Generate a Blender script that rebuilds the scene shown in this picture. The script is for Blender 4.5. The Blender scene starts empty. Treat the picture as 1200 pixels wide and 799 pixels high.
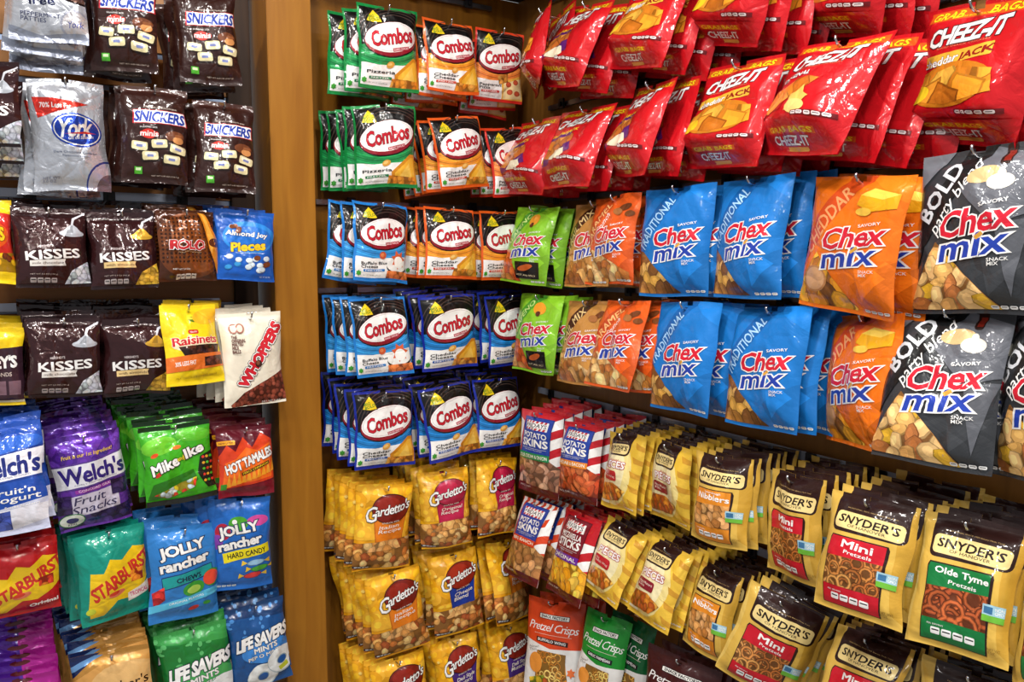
import bpy, bmesh, math, random
import numpy as np
from mathutils import Vector, Matrix, Euler
C = bpy.context.scene.collection
random.seed(7)

# ------------------------------------------------------------------ colour
def lin(h):
    if not isinstance(h, str): return h
    v = [int(h[i:i+2], 16)/255 for i in (0, 2, 4)]
    return tuple(c/12.92 if c <= .04045 else ((c+.055)/1.055)**2.4 for c in v)
def jit(c, rng, a=.12):
    c = lin(c); k = 1+rng.uniform(-a, a)*1.6
    return tuple(max(0, min(1, x*k*(1+rng.uniform(-a, a)*.3))) for x in c)
def mul(c, k): return tuple(min(1, x*k) for x in lin(c))

# ------------------------------------------------------------------ flat art (x 0..1 across, y 0..1 down the bag)
def clip_poly(p, reg):
    """clip polygon p to the convex region reg (both lists of 2D points)"""
    area = sum(reg[i-1][0]*reg[i][1]-reg[i][0]*reg[i-1][1] for i in range(len(reg)))
    if area < 0: reg = reg[::-1]
    for i in range(len(reg)):
        a, b = reg[i-1], reg[i]; dx, dy = b[0]-a[0], b[1]-a[1]
        out = []; n = len(p)
        if n < 3: return []
        s = [dx*(q[1]-a[1])-dy*(q[0]-a[0]) for q in p]
        for j in range(n):
            s0, s1 = s[j-1], s[j]
            if (s0 >= 0) != (s1 >= 0):
                t = s0/(s0-s1); p0, p1 = p[j-1], p[j]
                out.append((p0[0]+(p1[0]-p0[0])*t, p0[1]+(p1[1]-p0[1])*t))
            if s1 >= 0: out.append(p[j])
        p = out
    return p if len(p) >= 3 else []

GLY = {}
def glyphs(text, off, sp):
    k = (text, off, sp)
    if k not in GLY:
        cu = bpy.data.curves.new('lettering', 'FONT'); cu.body = text; cu.offset = off
        cu.resolution_u = 2; cu.space_character = sp; cu.align_x = 'LEFT'; cu.space_line = .82
        ob = bpy.data.objects.new('lettering', cu)
        me = bpy.data.meshes.new_from_object(ob)
        vs = [(v.co.x, v.co.y) for v in me.vertices]
        GLY[k] = (vs, [list(p.vertices) for p in me.polygons])
        bpy.data.meshes.remove(me); bpy.data.objects.remove(ob); bpy.data.curves.remove(cu)
    return GLY[k]

class Art:
    def __init__(s, w, h, seed=1):
        s.w, s.h = w, h; s.F = []; s.z = 0.0; s.rng = random.Random(seed); s.step = 5e-5
        s.rect = [(-w/2, 0), (w/2, 0), (w/2, -h), (-w/2, -h)]
        s.reg = None
    def m(s, x, y): return ((x-.5)*s.w, -y*s.h)
    def add(s, poly, col, up=True):                      # poly convex, metric
        if up: s.z += s.step
        p = clip_poly(poly, s.rect)
        if p and s.reg: p = clip_poly(p, s.reg)
        if p: s.F.append((p, lin(col), s.z))
    def P(s, pts, col):                                   # any simple polygon in art coordinates
        q = [s.m(*p) for p in pts]; s.z += s.step
        from mathutils.geometry import tessellate_polygon
        for t in tessellate_polygon([[Vector((a, b, 0)) for a, b in q]]):
            s.add([q[i] for i in t], col, False)
    def R(s, x0, y0, x1, y1, col, r=0, rot=0):
        if r == 0 and rot == 0: return s.P([(x0, y0), (x1, y0), (x1, y1), (x0, y1)], col)
        a, b = (x1-x0)/2*s.w, (y1-y0)/2*s.h; r = min(r*s.w, a, b); cx, cy = s.m((x0+x1)/2, (y0+y1)/2)
        pts = []
        for sx, sy, st in ((1, 1, 0), (-1, 1, 90), (-1, -1, 180), (1, -1, 270)):
            for k in range(5 if r else 1):
                t = math.radians(st+k*22.5)
                pts.append((sx*(a-r)+r*math.cos(t), sy*(b-r)+r*math.sin(t)))
        c, n = math.cos(math.radians(rot)), math.sin(math.radians(rot))
        s.add([(cx+x*c-y*n, cy+x*n+y*c) for x, y in pts], col)
    def E(s, x, y, rx, ry, col, rot=0, n=28):             # rx, ry in bag widths
        cx, cy = s.m(x, y); c, k = math.cos(math.radians(rot)), math.sin(math.radians(rot))
        pts = []
        for i in range(n):
            t = 2*math.pi*i/n; a, b = rx*s.w*math.cos(t), ry*s.w*math.sin(t)
            pts.append((cx+a*c-b*k, cy+a*k+b*c))
        s.add(pts, col)
    def ringarc(s, x, y, rx, ry, wd, a0, a1, col, rot=0, n=20):
        cx, cy = s.m(x, y); c, k = math.cos(math.radians(rot)), math.sin(math.radians(rot)); s.z += s.step
        def pt(t, q):
            a, b = (rx+q)*s.w*math.cos(t), (ry+q)*s.w*math.sin(t); return (cx+a*c-b*k, cy+a*k+b*c)
        for i in range(n):
            t0 = math.radians(a0+(a1-a0)*i/n); t1 = math.radians(a0+(a1-a0)*(i+1)/n)
            s.add([pt(t0, 0), pt(t0, wd), pt(t1, wd), pt(t1, 0)], col, False)
    def star(s, x, y, r, n, col, inner=.5, rot=0, sq=1):
        s.P([(x+r*(1 if i % 2 else inner)*math.cos(math.pi*i/n+rot), y+sq*r*s.w/s.h*(1 if i % 2 else inner)*math.sin(math.pi*i/n+rot)) for i in range(2*n)], col)
    def T(s, text, cx, cy, w, h, col, rot=0, sh=0, b=0.0, out=(), sp=1.0, arc=0):
        vs, _ = glyphs(text, 0.0, sp)
        if not vs: return
        x0, x1 = min(v[0] for v in vs), max(v[0] for v in vs); y0, y1 = min(v[1] for v in vs), max(v[1] for v in vs)
        kx, ky = w*s.w/max(1e-6, x1-x0), h*s.h/max(1e-6, y1-y0); ox, oy = s.m(cx, cy)
        c, n = math.cos(math.radians(rot)), math.sin(math.radians(rot))
        for off, cc in [(o*.55, c_) for o, c_ in out]+[(b*.52, col)]:
            safe = off > .01 and any(k in text for k in 'MNKW')      # these letters are thickened by overprinting
            vs, fs = glyphs(text, 0.0 if safe else round(off, 4), sp); s.z += s.step
            if safe:
                m = 8 if off > .03 else 4; n0 = len(vs); vv, ff = [], []
                for k in range(m):
                    t = 2*math.pi*(k+.5)/m; vv += [(x+off*1.1*math.cos(t), y+off*1.1*math.sin(t)) for x, y in vs]; ff += [[i+k*n0 for i in f] for f in fs]
                vs, fs = vv, ff
            q = []
            for vx, vy in vs:
                a = (vx-(x0+x1)/2)*kx; d = (vy-(y0+y1)/2)*ky
                a += d*sh; d += arc*s.h*(1-(2*a/(w*s.w))**2)
                q.append((ox+a*c-d*n, oy+a*n+d*c))
            for k, f in enumerate(fs):
                if safe and k and k % (len(fs)//m) == 0: s.z += 1e-5
                s.add([q[i] for i in f], cc, False)
    # printed food pictures: many small pieces inside a convex region
    def food(s, reg, n, size, cols, kind='blob', rim=.55, a=.14):
        pts = sorted(set(reg)); hull = []
        for seq in (pts, pts[::-1]):
            part = []
            for q in seq:
                while len(part) > 1 and (part[-1][0]-part[-2][0])*(q[1]-part[-2][1])-(part[-1][1]-part[-2][1])*(q[0]-part[-2][0]) <= 0: part.pop()
                part.append(q)
            hull += part[:-1]
        reg = hull
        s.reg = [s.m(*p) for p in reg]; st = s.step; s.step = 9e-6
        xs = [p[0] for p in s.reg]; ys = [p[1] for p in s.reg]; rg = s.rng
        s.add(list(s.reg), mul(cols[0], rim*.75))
        pts = []
        for _ in range(n*12):
            if len(pts) >= n: break
            p = (rg.uniform(min(xs), max(xs)), rg.uniform(min(ys), max(ys)))
            if clip_poly([(p[0]-1e-4, p[1]-1e-4), (p[0]+1e-4, p[1]-1e-4), (p[0], p[1]+1e-4)], s.reg) and all((p[0]-q[0])**2+(p[1]-q[1])**2 > (size*s.w*.42)**2 for q in pts): pts.append(p)
        pts.sort(key=lambda p: -p[1])
        for px, py in pts:
            r = size*s.w*.5*rg.uniform(.8, 1.2); th = rg.uniform(0, 6.28); c0 = jit(rg.choice(cols), rg, a)
            if kind in ('blob', 'ball', 'flat'):
                m = 10; sq = rg.uniform(.55, .95) if kind != 'ball' else 1
                if kind == 'flat': sq *= .7
                ph = [1 if kind == 'ball' else rg.uniform(.86, 1.1) for _ in range(m)]
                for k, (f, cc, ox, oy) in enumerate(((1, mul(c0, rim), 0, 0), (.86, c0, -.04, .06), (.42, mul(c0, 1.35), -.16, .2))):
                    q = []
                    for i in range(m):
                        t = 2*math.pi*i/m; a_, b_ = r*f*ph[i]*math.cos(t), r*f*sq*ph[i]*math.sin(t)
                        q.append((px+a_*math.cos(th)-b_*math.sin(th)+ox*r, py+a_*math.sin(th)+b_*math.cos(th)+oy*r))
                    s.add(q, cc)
            elif kind in ('square', 'tri', 'stick'):
                m = {'square': 4, 'tri': 3, 'stick': 4}[kind]; ax = (1, 1) if kind != 'stick' else (1.5, .35)
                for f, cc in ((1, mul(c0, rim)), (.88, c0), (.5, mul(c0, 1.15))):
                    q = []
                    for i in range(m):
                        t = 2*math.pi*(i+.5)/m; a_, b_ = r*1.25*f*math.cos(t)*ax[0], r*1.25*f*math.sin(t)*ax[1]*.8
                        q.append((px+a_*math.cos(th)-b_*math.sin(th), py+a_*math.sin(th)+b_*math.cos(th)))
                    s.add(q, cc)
            elif kind == 'pretzel':
                for wd, cc in ((.30, mul(c0, rim*.8)), (.17, c0), (.06, mul(c0, 1.5))):
                    s.add([(px, py)]*3, cc)   # step
                    for k in range(3):
                        t = th+k*2.09; cx, cy = px+math.cos(t)*r*.52, py+math.sin(t)*r*.52
                        for i in range(10):
                            u0, u1 = 2*math.pi*i/10, 2*math.pi*(i+1)/10
                            ra, rb = r*(.5-wd/2), r*(.5+wd/2)
                            s.add([(cx+ra*math.cos(u0), cy+ra*math.sin(u0)), (cx+rb*math.cos(u0), cy+rb*math.sin(u0)), (cx+rb*math.cos(u1), cy+rb*math.sin(u1)), (cx+ra*math.cos(u1), cy+ra*math.sin(u1))], cc, False)
        s.reg = None; s.step = st; s.z += st
    def icons(s, x0, y0, x1, y1, col='F0F0F0', n=4, rot=0):
        for i in range(n):
            a = x0+(x1-x0)*i/n; y = y0+(math.tan(math.radians(-rot))*(a-x0)*s.w/s.h)
            s.R(a, y, a+(x1-x0)/n*.85, y+(y1-y0), col, .012); s.R(a+.01, y+(y1-y0)*.3, a+(x1-x0)/n*.85-.01, y+(y1-y0)*.5, '333333')

# ------------------------------------------------------------------ materials
def new_mat(name):
    m = bpy.data.materials.new(name); m.use_nodes = True
    nt = m.node_tree; b = nt.nodes['Principled BSDF']; return m, nt, b
def film(name, rough, metal, coat, bump, scale=1.0, detail=.6):
    m, nt, b = new_mat(name); N = nt.nodes.new; L = nt.links.new
    at = N('ShaderNodeAttribute'); at.attribute_name = 'print_colour'
    tc = N('ShaderNodeTexCoord'); oi = N('ShaderNodeObjectInfo')
    ad = N('ShaderNodeVectorMath'); ad.operation = 'ADD'
    sc = N('ShaderNodeVectorMath'); sc.operation = 'SCALE'; sc.inputs[3].default_value = 7.0
    L(oi.outputs['Location'], sc.inputs[0]); L(tc.outputs['Object'], ad.inputs[0]); L(sc.outputs[0], ad.inputs[1])
    n1 = N('ShaderNodeTexNoise'); n1.inputs['Scale'].default_value = 38*scale; n1.inputs['Detail'].default_value = 3; n1.inputs['Distortion'].default_value = 1.6
    n1.inputs['Roughness'].default_value = detail
    vo = N('ShaderNodeTexVoronoi'); vo.feature = 'DISTANCE_TO_EDGE'; vo.inputs['Scale'].default_value = 30*scale; vo.inputs['Randomness'].default_value = 1
    nd = N('ShaderNodeTexNoise'); nd.inputs['Scale'].default_value = 16*scale
    mx = N('ShaderNodeVectorMath'); mx.operation = 'MULTIPLY_ADD'; mx.inputs[1].default_value = (.06, .06, .06)
    L(ad.outputs[0], n1.inputs['Vector']); L(ad.outputs[0], nd.inputs['Vector'])
    L(nd.outputs['Color'], mx.inputs[0]); L(ad.outputs[0], mx.inputs[2]); L(mx.outputs[0], vo.inputs['Vector'])
    mr = N('ShaderNodeMapRange'); mr.inputs[1].default_value = 0; mr.inputs[2].default_value = .12; L(vo.outputs['Distance'], mr.inputs[0])
    mm = N('ShaderNodeMath'); mm.operation = 'MULTIPLY_ADD'; mm.inputs[1].default_value = .35; L(mr.outputs[0], mm.inputs[0]); L(n1.outputs['Fac'], mm.inputs[2])
    bp = N('ShaderNodeBump'); bp.inputs['Strength'].default_value = bump; bp.inputs['Distance'].default_value = .004
    L(mm.outputs[0], bp.inputs['Height'])
    L(at.outputs['Color'], b.inputs['Base Color']); L(bp.outputs['Normal'], b.inputs['Normal']); L(bp.outputs['Normal'], b.inputs['Coat Normal'])
    b.inputs['Roughness'].default_value = rough; b.inputs['Metallic'].default_value = metal
    b.inputs['Coat Weight'].default_value = coat; b.inputs['Coat Roughness'].default_value = .06; b.inputs['Specular IOR Level'].default_value = .18
    return m
FILM = {'gloss': film('glossy_printed_film', .36, .10, .75, .38, .7),
        'foil': film('crinkled_foil_film', .22, .25, .8, .35, .7),
        'silver': film('silver_foil_film', .26, .65, .6, .45, .8),
        'satin': film('satin_printed_film', .42, .05, .45, .28, .6)}
def plain(name, col, rough=.5, metal=0, spec=.5, trans=0):
    m, nt, b = new_mat(name); N = nt.nodes.new; L = nt.links.new
    n = N('ShaderNodeTexNoise'); n.inputs['Scale'].default_value = 60
    r = N('ShaderNodeMapRange'); r.inputs[3].default_value = rough*.8; r.inputs[4].default_value = min(1, rough*1.2)
    L(n.outputs['Fac'], r.inputs[0]); L(r.outputs[0], b.inputs['Roughness'])
    b.inputs['Base Color'].default_value = (*lin(col), 1); b.inputs['Metallic'].default_value = metal
    b.inputs['Specular IOR Level'].default_value = spec; b.inputs['Transmission Weight'].default_value = trans
    return m
STEEL = plain('bright_steel_wire', 'C9CDD4', .22, 1)
RAILM = plain('galvanised_rail', '8D8F96', .3, .9)
CLIPM = plain('black_plastic_clip', '15151A', .4)
STRIP = plain('clear_label_strip', 'AEB4C4', .12, .25, .8)
PAPER = plain('white_paper_tag', 'C8CCDA', .5)
INSERT = plain('aluminium_slat_insert', '8FA0BC', .3, .8)
def wood(name, c1, c2, rough=.35, vert=True, coat=.3):
    m, nt, b = new_mat(name); N = nt.nodes.new; L = nt.links.new
    tc = N('ShaderNodeTexCoord'); mp = N('ShaderNodeMapping'); mp.inputs['Scale'].default_value = (14, 14, 1.1) if vert else (1.1, 14, 14)
    n = N('ShaderNodeTexNoise'); n.inputs['Scale'].default_value = 3.2; n.inputs['Detail'].default_value = 5; n.inputs['Distortion'].default_value = .6
    n2 = N('ShaderNodeTexNoise'); n2.inputs['Scale'].default_value = 1.6
    cr = N('ShaderNodeValToRGB'); cr.color_ramp.elements[0].position = .3; cr.color_ramp.elements[1].position = .72
    cr.color_ramp.elements[0].color = (*lin(c1), 1); cr.color_ramp.elements[1].color = (*lin(c2), 1)
    L(tc.outputs['Object'], mp.inputs[0]); L(mp.outputs[0], n.inputs['Vector']); L(tc.outputs['Object'], n2.inputs['Vector'])
    mx = N('ShaderNodeMath'); mx.operation = 'MULTIPLY_ADD'; mx.inputs[1].default_value = .25; L(n2.outputs['Fac'], mx.inputs[0]); L(n.outputs['Fac'], mx.inputs[2])
    sb = N('ShaderNodeMath'); sb.operation = 'SUBTRACT'; sb.inputs[1].default_value = .12; L(mx.outputs[0], sb.inputs[0])
    L(sb.outputs[0], cr.inputs[0]); L(cr.outputs[0], b.inputs['Base Color'])
    b.inputs['Roughness'].default_value = rough; b.inputs['Coat Weight'].default_value = coat; b.inputs['Coat Roughness'].default_value = .2; b.inputs['Specular IOR Level'].default_value = .25
    return m

# ------------------------------------------------------------------ bag surfaces
NX = 22
def snoise(x, y, seed, k=6):
    r = np.random.RandomState(seed); o = 0*x
    for i in range(k):
        a, f, p = r.uniform(0, 6.28), r.uniform(.6, 1.7), r.uniform(0, 6.28)
        o = o+np.sin(f*(x*math.cos(a)+y*math.sin(a))*2+p)
    return o/k**.5/1.2
def surface(w, h, T, ts, bs, seed, shape, crk):
    ny = max(12, int(round(NX*h/w)))
    gx = np.linspace(-1, 1, NX+1); gy = np.linspace(0, 1, ny+1)
    r0, r1 = max(1, round(ts*ny)), ny-max(1, round(bs*ny))
    S, V = np.meshgrid(gx, gy, indexing='ij'); t0, t1 = r0/ny, r1/ny
    tb = np.clip((V-t0)/(t1-t0), 0, 1); aS = np.abs(S)
    rg = np.random.RandomState(seed+5)
    side = np.maximum(1-aS**2.6, 0)**.6
    if shape == 'gusset':
        crk *= 1.5
        tc = .80-.07*S**2                                   # crease where the bottom gusset folds under
        prof = np.where(tb < tc, (np.clip(tb/.78, 0, 1))**.62, np.clip((1-tb)/(1-tc), 0, 1)**.9)*(1-aS**4)**.5
    else:
        prof = side*np.maximum(np.sin(math.pi*tb**.82), 0)**.62
    Z = T*prof*(.88+.24*tb)
    body = np.sin(math.pi*tb)
    env = (1-aS**6)
    Z += T*prof*.22*snoise(S*1.6, V*2.6, seed)
    c = 1-np.abs(snoise(S*3.1+.3*snoise(S*2, V*2, seed+9), V*4.2, seed+1)); Z += crk*.0030*np.clip(c, -1, 1)**3*np.minimum(1, tb*(1-tb)*14)*env
    c = 1-np.abs(snoise(S*5.5, V*8, seed+2)); Z += crk*.0014*np.clip(c, -1, 1)**3*np.minimum(1, tb*(1-tb)*20)*env
    ph = snoise(S*1.5, V*0, seed+3)*2
    f = rg.uniform(7, 11)
    inb = (tb > 0) & (tb < 1)
    Z += crk*.0022*inb*np.sin(S*f+ph)*(np.exp(-tb/.14))*env*(tb > 0)*np.minimum(1, tb*12)
    Z += crk*.0024*inb*np.sin(S*(f+2)+ph*1.4+1)*(np.exp(-(1-tb)/.13))*env*np.minimum(1, (1-tb)*12)
    Z += crk*.0018*np.sin(V*26+2*snoise(S*0, V*3, seed+4))*np.exp(-(1-aS)/.12)*(1-aS**10)*body
    bend = .006*snoise(S*.8, V*1.2, seed+6)+.0016*np.sin(S*3+rg.uniform(0, 6))*(1-body)
    pull = (.055+.02*rg.uniform(-1, 1))*body if shape != 'gusset' else .03*body
    X = S*w/2*(1-pull*aS)+.0022*snoise(S*0, V*6, seed+7)*aS**3
    Y = -V*h+.0022*snoise(S*1.3, V*0, seed+8)*np.abs(2*V-1)
    back = -.3*T*side*np.maximum(np.sin(math.pi*tb), 0)**.6-.0005
    P = np.stack([X, Y, Z+bend], -1); Bk = np.stack([X, Y, back+bend], -1)
    du = np.gradient(P, axis=0); dv = np.gradient(P, axis=1); Nn = np.cross(dv, du); Nn /= np.linalg.norm(Nn, axis=-1, keepdims=True)
    return dict(ny=ny, r0=r0, r1=r1, P=P, B=Bk, N=Nn)

def cut_art(art, ny):
    """slice every printed shape along the triangles of the bag's grid, so that print follows film exactly"""
    w, h = art.w, art.h; bm = bmesh.new(); lc = bm.faces.layers.int.new('c'); lz = bm.faces.layers.float.new('z'); cols = []; cid = {}
    for p, col, z in art.F:
        a = sum(p[i-1][0]*p[i][1]-p[i][0]*p[i-1][1] for i in range(len(p)))
        if abs(a) < 2e-9: continue
        if a < 0: p = p[::-1]
        try: f = bm.faces.new([bm.verts.new((x/w*NX+NX/2, y/h*-ny, 0)) for x, y in p])
        except ValueError: continue
        if col not in cid: cid[col] = len(cols); cols.append(col)
        f[lc] = cid[col]; f[lz] = z
    def cut(co, no):
        bmesh.ops.bisect_plane(bm, geom=bm.verts[:]+bm.edges[:]+bm.faces[:], dist=1e-5, plane_co=co, plane_no=no)
    for i in range(1, NX): cut((i, 0, 0), (1, 0, 0))
    for j in range(1, ny): cut((0, j, 0), (0, 1, 0))
    for k in range(-ny+1, NX): cut((k, 0, 0), (.7071, -.7071, 0))
    bm.verts.index_update()
    V = np.array([v.co[:2] for v in bm.verts]) if len(bm.verts) else np.zeros((0, 2))
    F = [([v.index for v in f.verts], f[lc], f[lz]) for f in bm.faces]
    bm.free(); return V, F, cols

def make_meshes(name, base, backcol, art, cutd, sf, mat):
    V, F, cols = cutd; ny, r0, r1 = sf['ny'], sf['r0'], sf['r1']; P, N, Bk = sf['P'], sf['N'], sf['B']
    parts = []
    zv = np.zeros(len(V)); fp = []
    for ids, c, z in F: zv[ids] = z
    if len(V):
        i = np.clip(np.floor(V[:, 0]-1e-7).astype(int), 0, NX-1); j = np.clip(np.floor(V[:, 1]-1e-7).astype(int), 0, ny-1)
        a = np.clip(V[:, 0]-i, 0, 1)[:, None]; b = np.clip(V[:, 1]-j, 0, 1)[:, None]
        def itp(G):
            g00, g10, g11, g01 = G[i, j], G[i+1, j], G[i+1, j+1], G[i, j+1]
            return np.where(a >= b, g00+(g10-g00)*a+(g11-g10)*b, g00+(g11-g01)*a+(g01-g00)*b)
        AN = itp(N); AN /= np.linalg.norm(AN, axis=1, keepdims=True); AP = itp(P)+AN*(zv[:, None]+4e-5)
    hole = {}
    hc, hr = NX//2, 1
    for pi, (pn, ja, jb) in enumerate((('top_seal', 0, r0), ('pouch', r0, r1), ('bottom_seal', r1, ny))):
        vs, ns, fs, cs = [], [], [], []; b0 = lin(base); bk = lin(backcol)
        def skip(i, j): return pi == 0 and hc-1 <= i <= hc and j == max(0, (r0-1)//2)
        nj = jb-ja+1
        for G, sg in ((P, 1), (Bk, -1)):
            o = len(vs)
            for i in range(NX+1):
                for j in range(ja, jb+1):
                    vs.append(G[i, j]); ns.append(N[i, j]*sg)
            for i in range(NX):
                for j in range(ja, jb):
                    if skip(i, j): continue
                    q = lambda a, b: o+a*nj+(b-ja)
                    t = ([q(i, j), q(i+1, j+1), q(i+1, j)], [q(i, j), q(i, j+1), q(i+1, j+1)])
                    for f in t:
                        fs.append(f if sg > 0 else f[::-1]); cs.append(b0 if sg > 0 else bk)
        o = len(vs); used = {}
        for ids, c, z in F:
            yc = sum(V[k, 1] for k in ids)/len(ids)
            if not (ja <= yc < jb): continue
            xc = sum(V[k, 0] for k in ids)/len(ids)
            if skip(int(xc), int(yc)): continue
            f = []
            for k in ids:
                if k not in used: used[k] = len(vs); vs.append(AP[k]); ns.append(AN[k])
                f.append(used[k])
            fs.append(f); cs.append(cols[c])
        me = bpy.data.meshes.new(name+'_'+pn); me.from_pydata([tuple(v) for v in vs], [], fs)
        at = me.attributes.new('print_colour', 'FLOAT_COLOR', 'FACE')
        at.data.foreach_set('color', np.array([(*c, 1) for c in cs], np.float32).ravel())
        me.polygons.foreach_set('use_smooth', [True]*len(me.polygons)); me.materials.append(mat)
        me.normals_split_custom_set_from_vertices([tuple(n) for n in ns])
        parts.append((pn, me))
    return parts
# ------------------------------------------------------------------ printed designs
W = 'F4F2F0'
def d_combo(edge, band, flavour, sub, food):
    def f(a):
        a.R(.0, .035, 1, .6, '0E0C0D'); 
        for k in range(4): a.ringarc(.62, .46, .50+.05*k, .44+.05*k, .012, 20, 178, '4A3A34', 8)
        a.R(0, .5, 1, .72, band)
        for k in range(4): a.ringarc(.5, .40, .52+.05*k, .24+.05*k, .011, 185, 355, mul(band, 1.9) if k % 2 else mul(band, .5), 8)
        a.P([(0, .70), (.3, .725), (.7, .70), (1, .66), (1, .955), (0, .955)], W)
        a.R(0, .035, .03, .955, edge); a.R(.972, .035, 1, .955, edge)
        a.E(.52, .405, .47, .275, '0B090A', 11); a.E(.52, .405, .455, .255, '8C1626', 11); a.E(.52, .385, .44, .225, W, 11)
        a.ringarc(.52, .385, .41, .20, .008, 0, 360, 'D9C9C9', 11, 30)
        a.R(.52, .495, .80, .535, 'A81D33', 0, 13); a.T('BAKED SNACKS', .66, .515, .25, .024, 'F6D9D9', 13, 0, .02)
        a.T('Combos', .525, .378, .70, .175, 'C2182B', 12, .12, .035, [(.075, '5E0F1C')], .94)
        a.star(.25, .17, .155, 3, '1C1A10', .62, -.5, .9); a.star(.25, .17, .135, 3, 'E9C81E', .62, -.5, .9); a.T('BIG\nBOLD', .25, .17, .17, .075, '2E7D2A', 14, .1, .04)
        a.T(flavour, .34, .80, .46, .075 if '\n' in flavour else .036, '1B1B1F', 2, 0, .03)
        a.R(.15, .852, .52, .882, sub, .01, 2); a.T('PRETZEL', .335, .867, .30, .017, W, 2, 0, .02)
        a.star(.08, .905, .045, 6, '3E9A32', .7); a.T('NET WT 6.3 OZ (178.6 g)', .3, .925, .3, .012, '555555')
        if food == 'pizza':
            a.P([(.60, .98), (.55, .72), (1, .60), (1, .96)], 'E8B34A'); a.P([(.62, .95), (.60, .74), (.97, .645), (.98, .93)], 'F3D9A0')
            for x, y in ((.7, .75), (.84, .71), (.74, .85), (.88, .86)): a.E(x, y, .055, .045, 'B5402A'); a.E(x, y, .04, .032, 'CF5A3A')
            a.food([(.46, .66), (.66, .60), (.68, .72), (.5, .76)], 5, .13, ['C07A30', 'D29045'])
        elif food == 'blue':
            a.E(.76, .81, .21, .13, '23201F', 4); a.E(.76, .79, .21, .115, 'EDEDE9', 4); a.star(.78, .72, .15, 7, 'D95F35', .6, .3, 1.1); a.E(.79, .75, .095, .10, 'F8F6F0', 30)
            a.E(.47, .68, .065, .06, 'C7562F', 20); a.E(.46, .675, .035, .03, 'E38352', 20)
            a.food([(.56, .87), (.99, .86), (.99, .955), (.56, .955)], 6, .17, ['C7602F', 'D9773F'])
        else:
            a.P([(.58, .96), (.56, .82), (.88, .60), (.985, .60), (.985, .955)], 'D48A1E'); a.P([(.62, .94), (.62, .83), (.88, .645), (.95, .64), (.95, .9)], 'F0B437')
            a.P([(.70, .86), (.86, .70), (.9, .86), (.8, .93)], 'F7C95A'); a.E(.49, .71, .07, .045, 'D79A3E', 25); a.E(.48, .705, .04, .022, 'EBC070', 25)
            a.food([(.52, .86), (.95, .87), (.95, .955), (.5, .955)], 8, .13, ['D98A2C', 'E6A548', 'C97722'])
        a.R(0, .955, 1, 1, edge)
    return f
def d_gard(name, panel, flavour, oval):
    def f(a):
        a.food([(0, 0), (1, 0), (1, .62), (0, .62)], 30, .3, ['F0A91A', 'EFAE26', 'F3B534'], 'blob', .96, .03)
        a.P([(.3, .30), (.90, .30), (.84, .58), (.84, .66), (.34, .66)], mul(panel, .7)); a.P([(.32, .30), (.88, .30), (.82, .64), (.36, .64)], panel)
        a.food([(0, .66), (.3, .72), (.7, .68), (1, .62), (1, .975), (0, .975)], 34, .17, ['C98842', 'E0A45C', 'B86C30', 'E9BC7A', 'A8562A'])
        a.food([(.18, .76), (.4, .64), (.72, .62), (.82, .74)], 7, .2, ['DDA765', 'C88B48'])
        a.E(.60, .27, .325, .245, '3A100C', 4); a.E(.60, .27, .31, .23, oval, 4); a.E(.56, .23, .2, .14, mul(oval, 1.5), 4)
        a.T("ardetto's", .64, .262, .60, .105, W, 12, .35, .03, [(.10, '1A1310')], .9); a.T('G', .27, .335, .19, .165, W, 12, .3, .02, [(.07, '1A1310')])
        a.T(flavour, .6, .5, .40, .10, 'F7EDE0', 6, .3, .015); a.T('SNACK MIX', .6, .42, .3, .016, 'F7EDE0', 6)
        a.R(.0, .93, .32, .955, '2B2B33'); a.icons(.03, .935, .28, .95); a.star(.1, .22, .035, 8, 'F7D469', .6)
    return f
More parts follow.
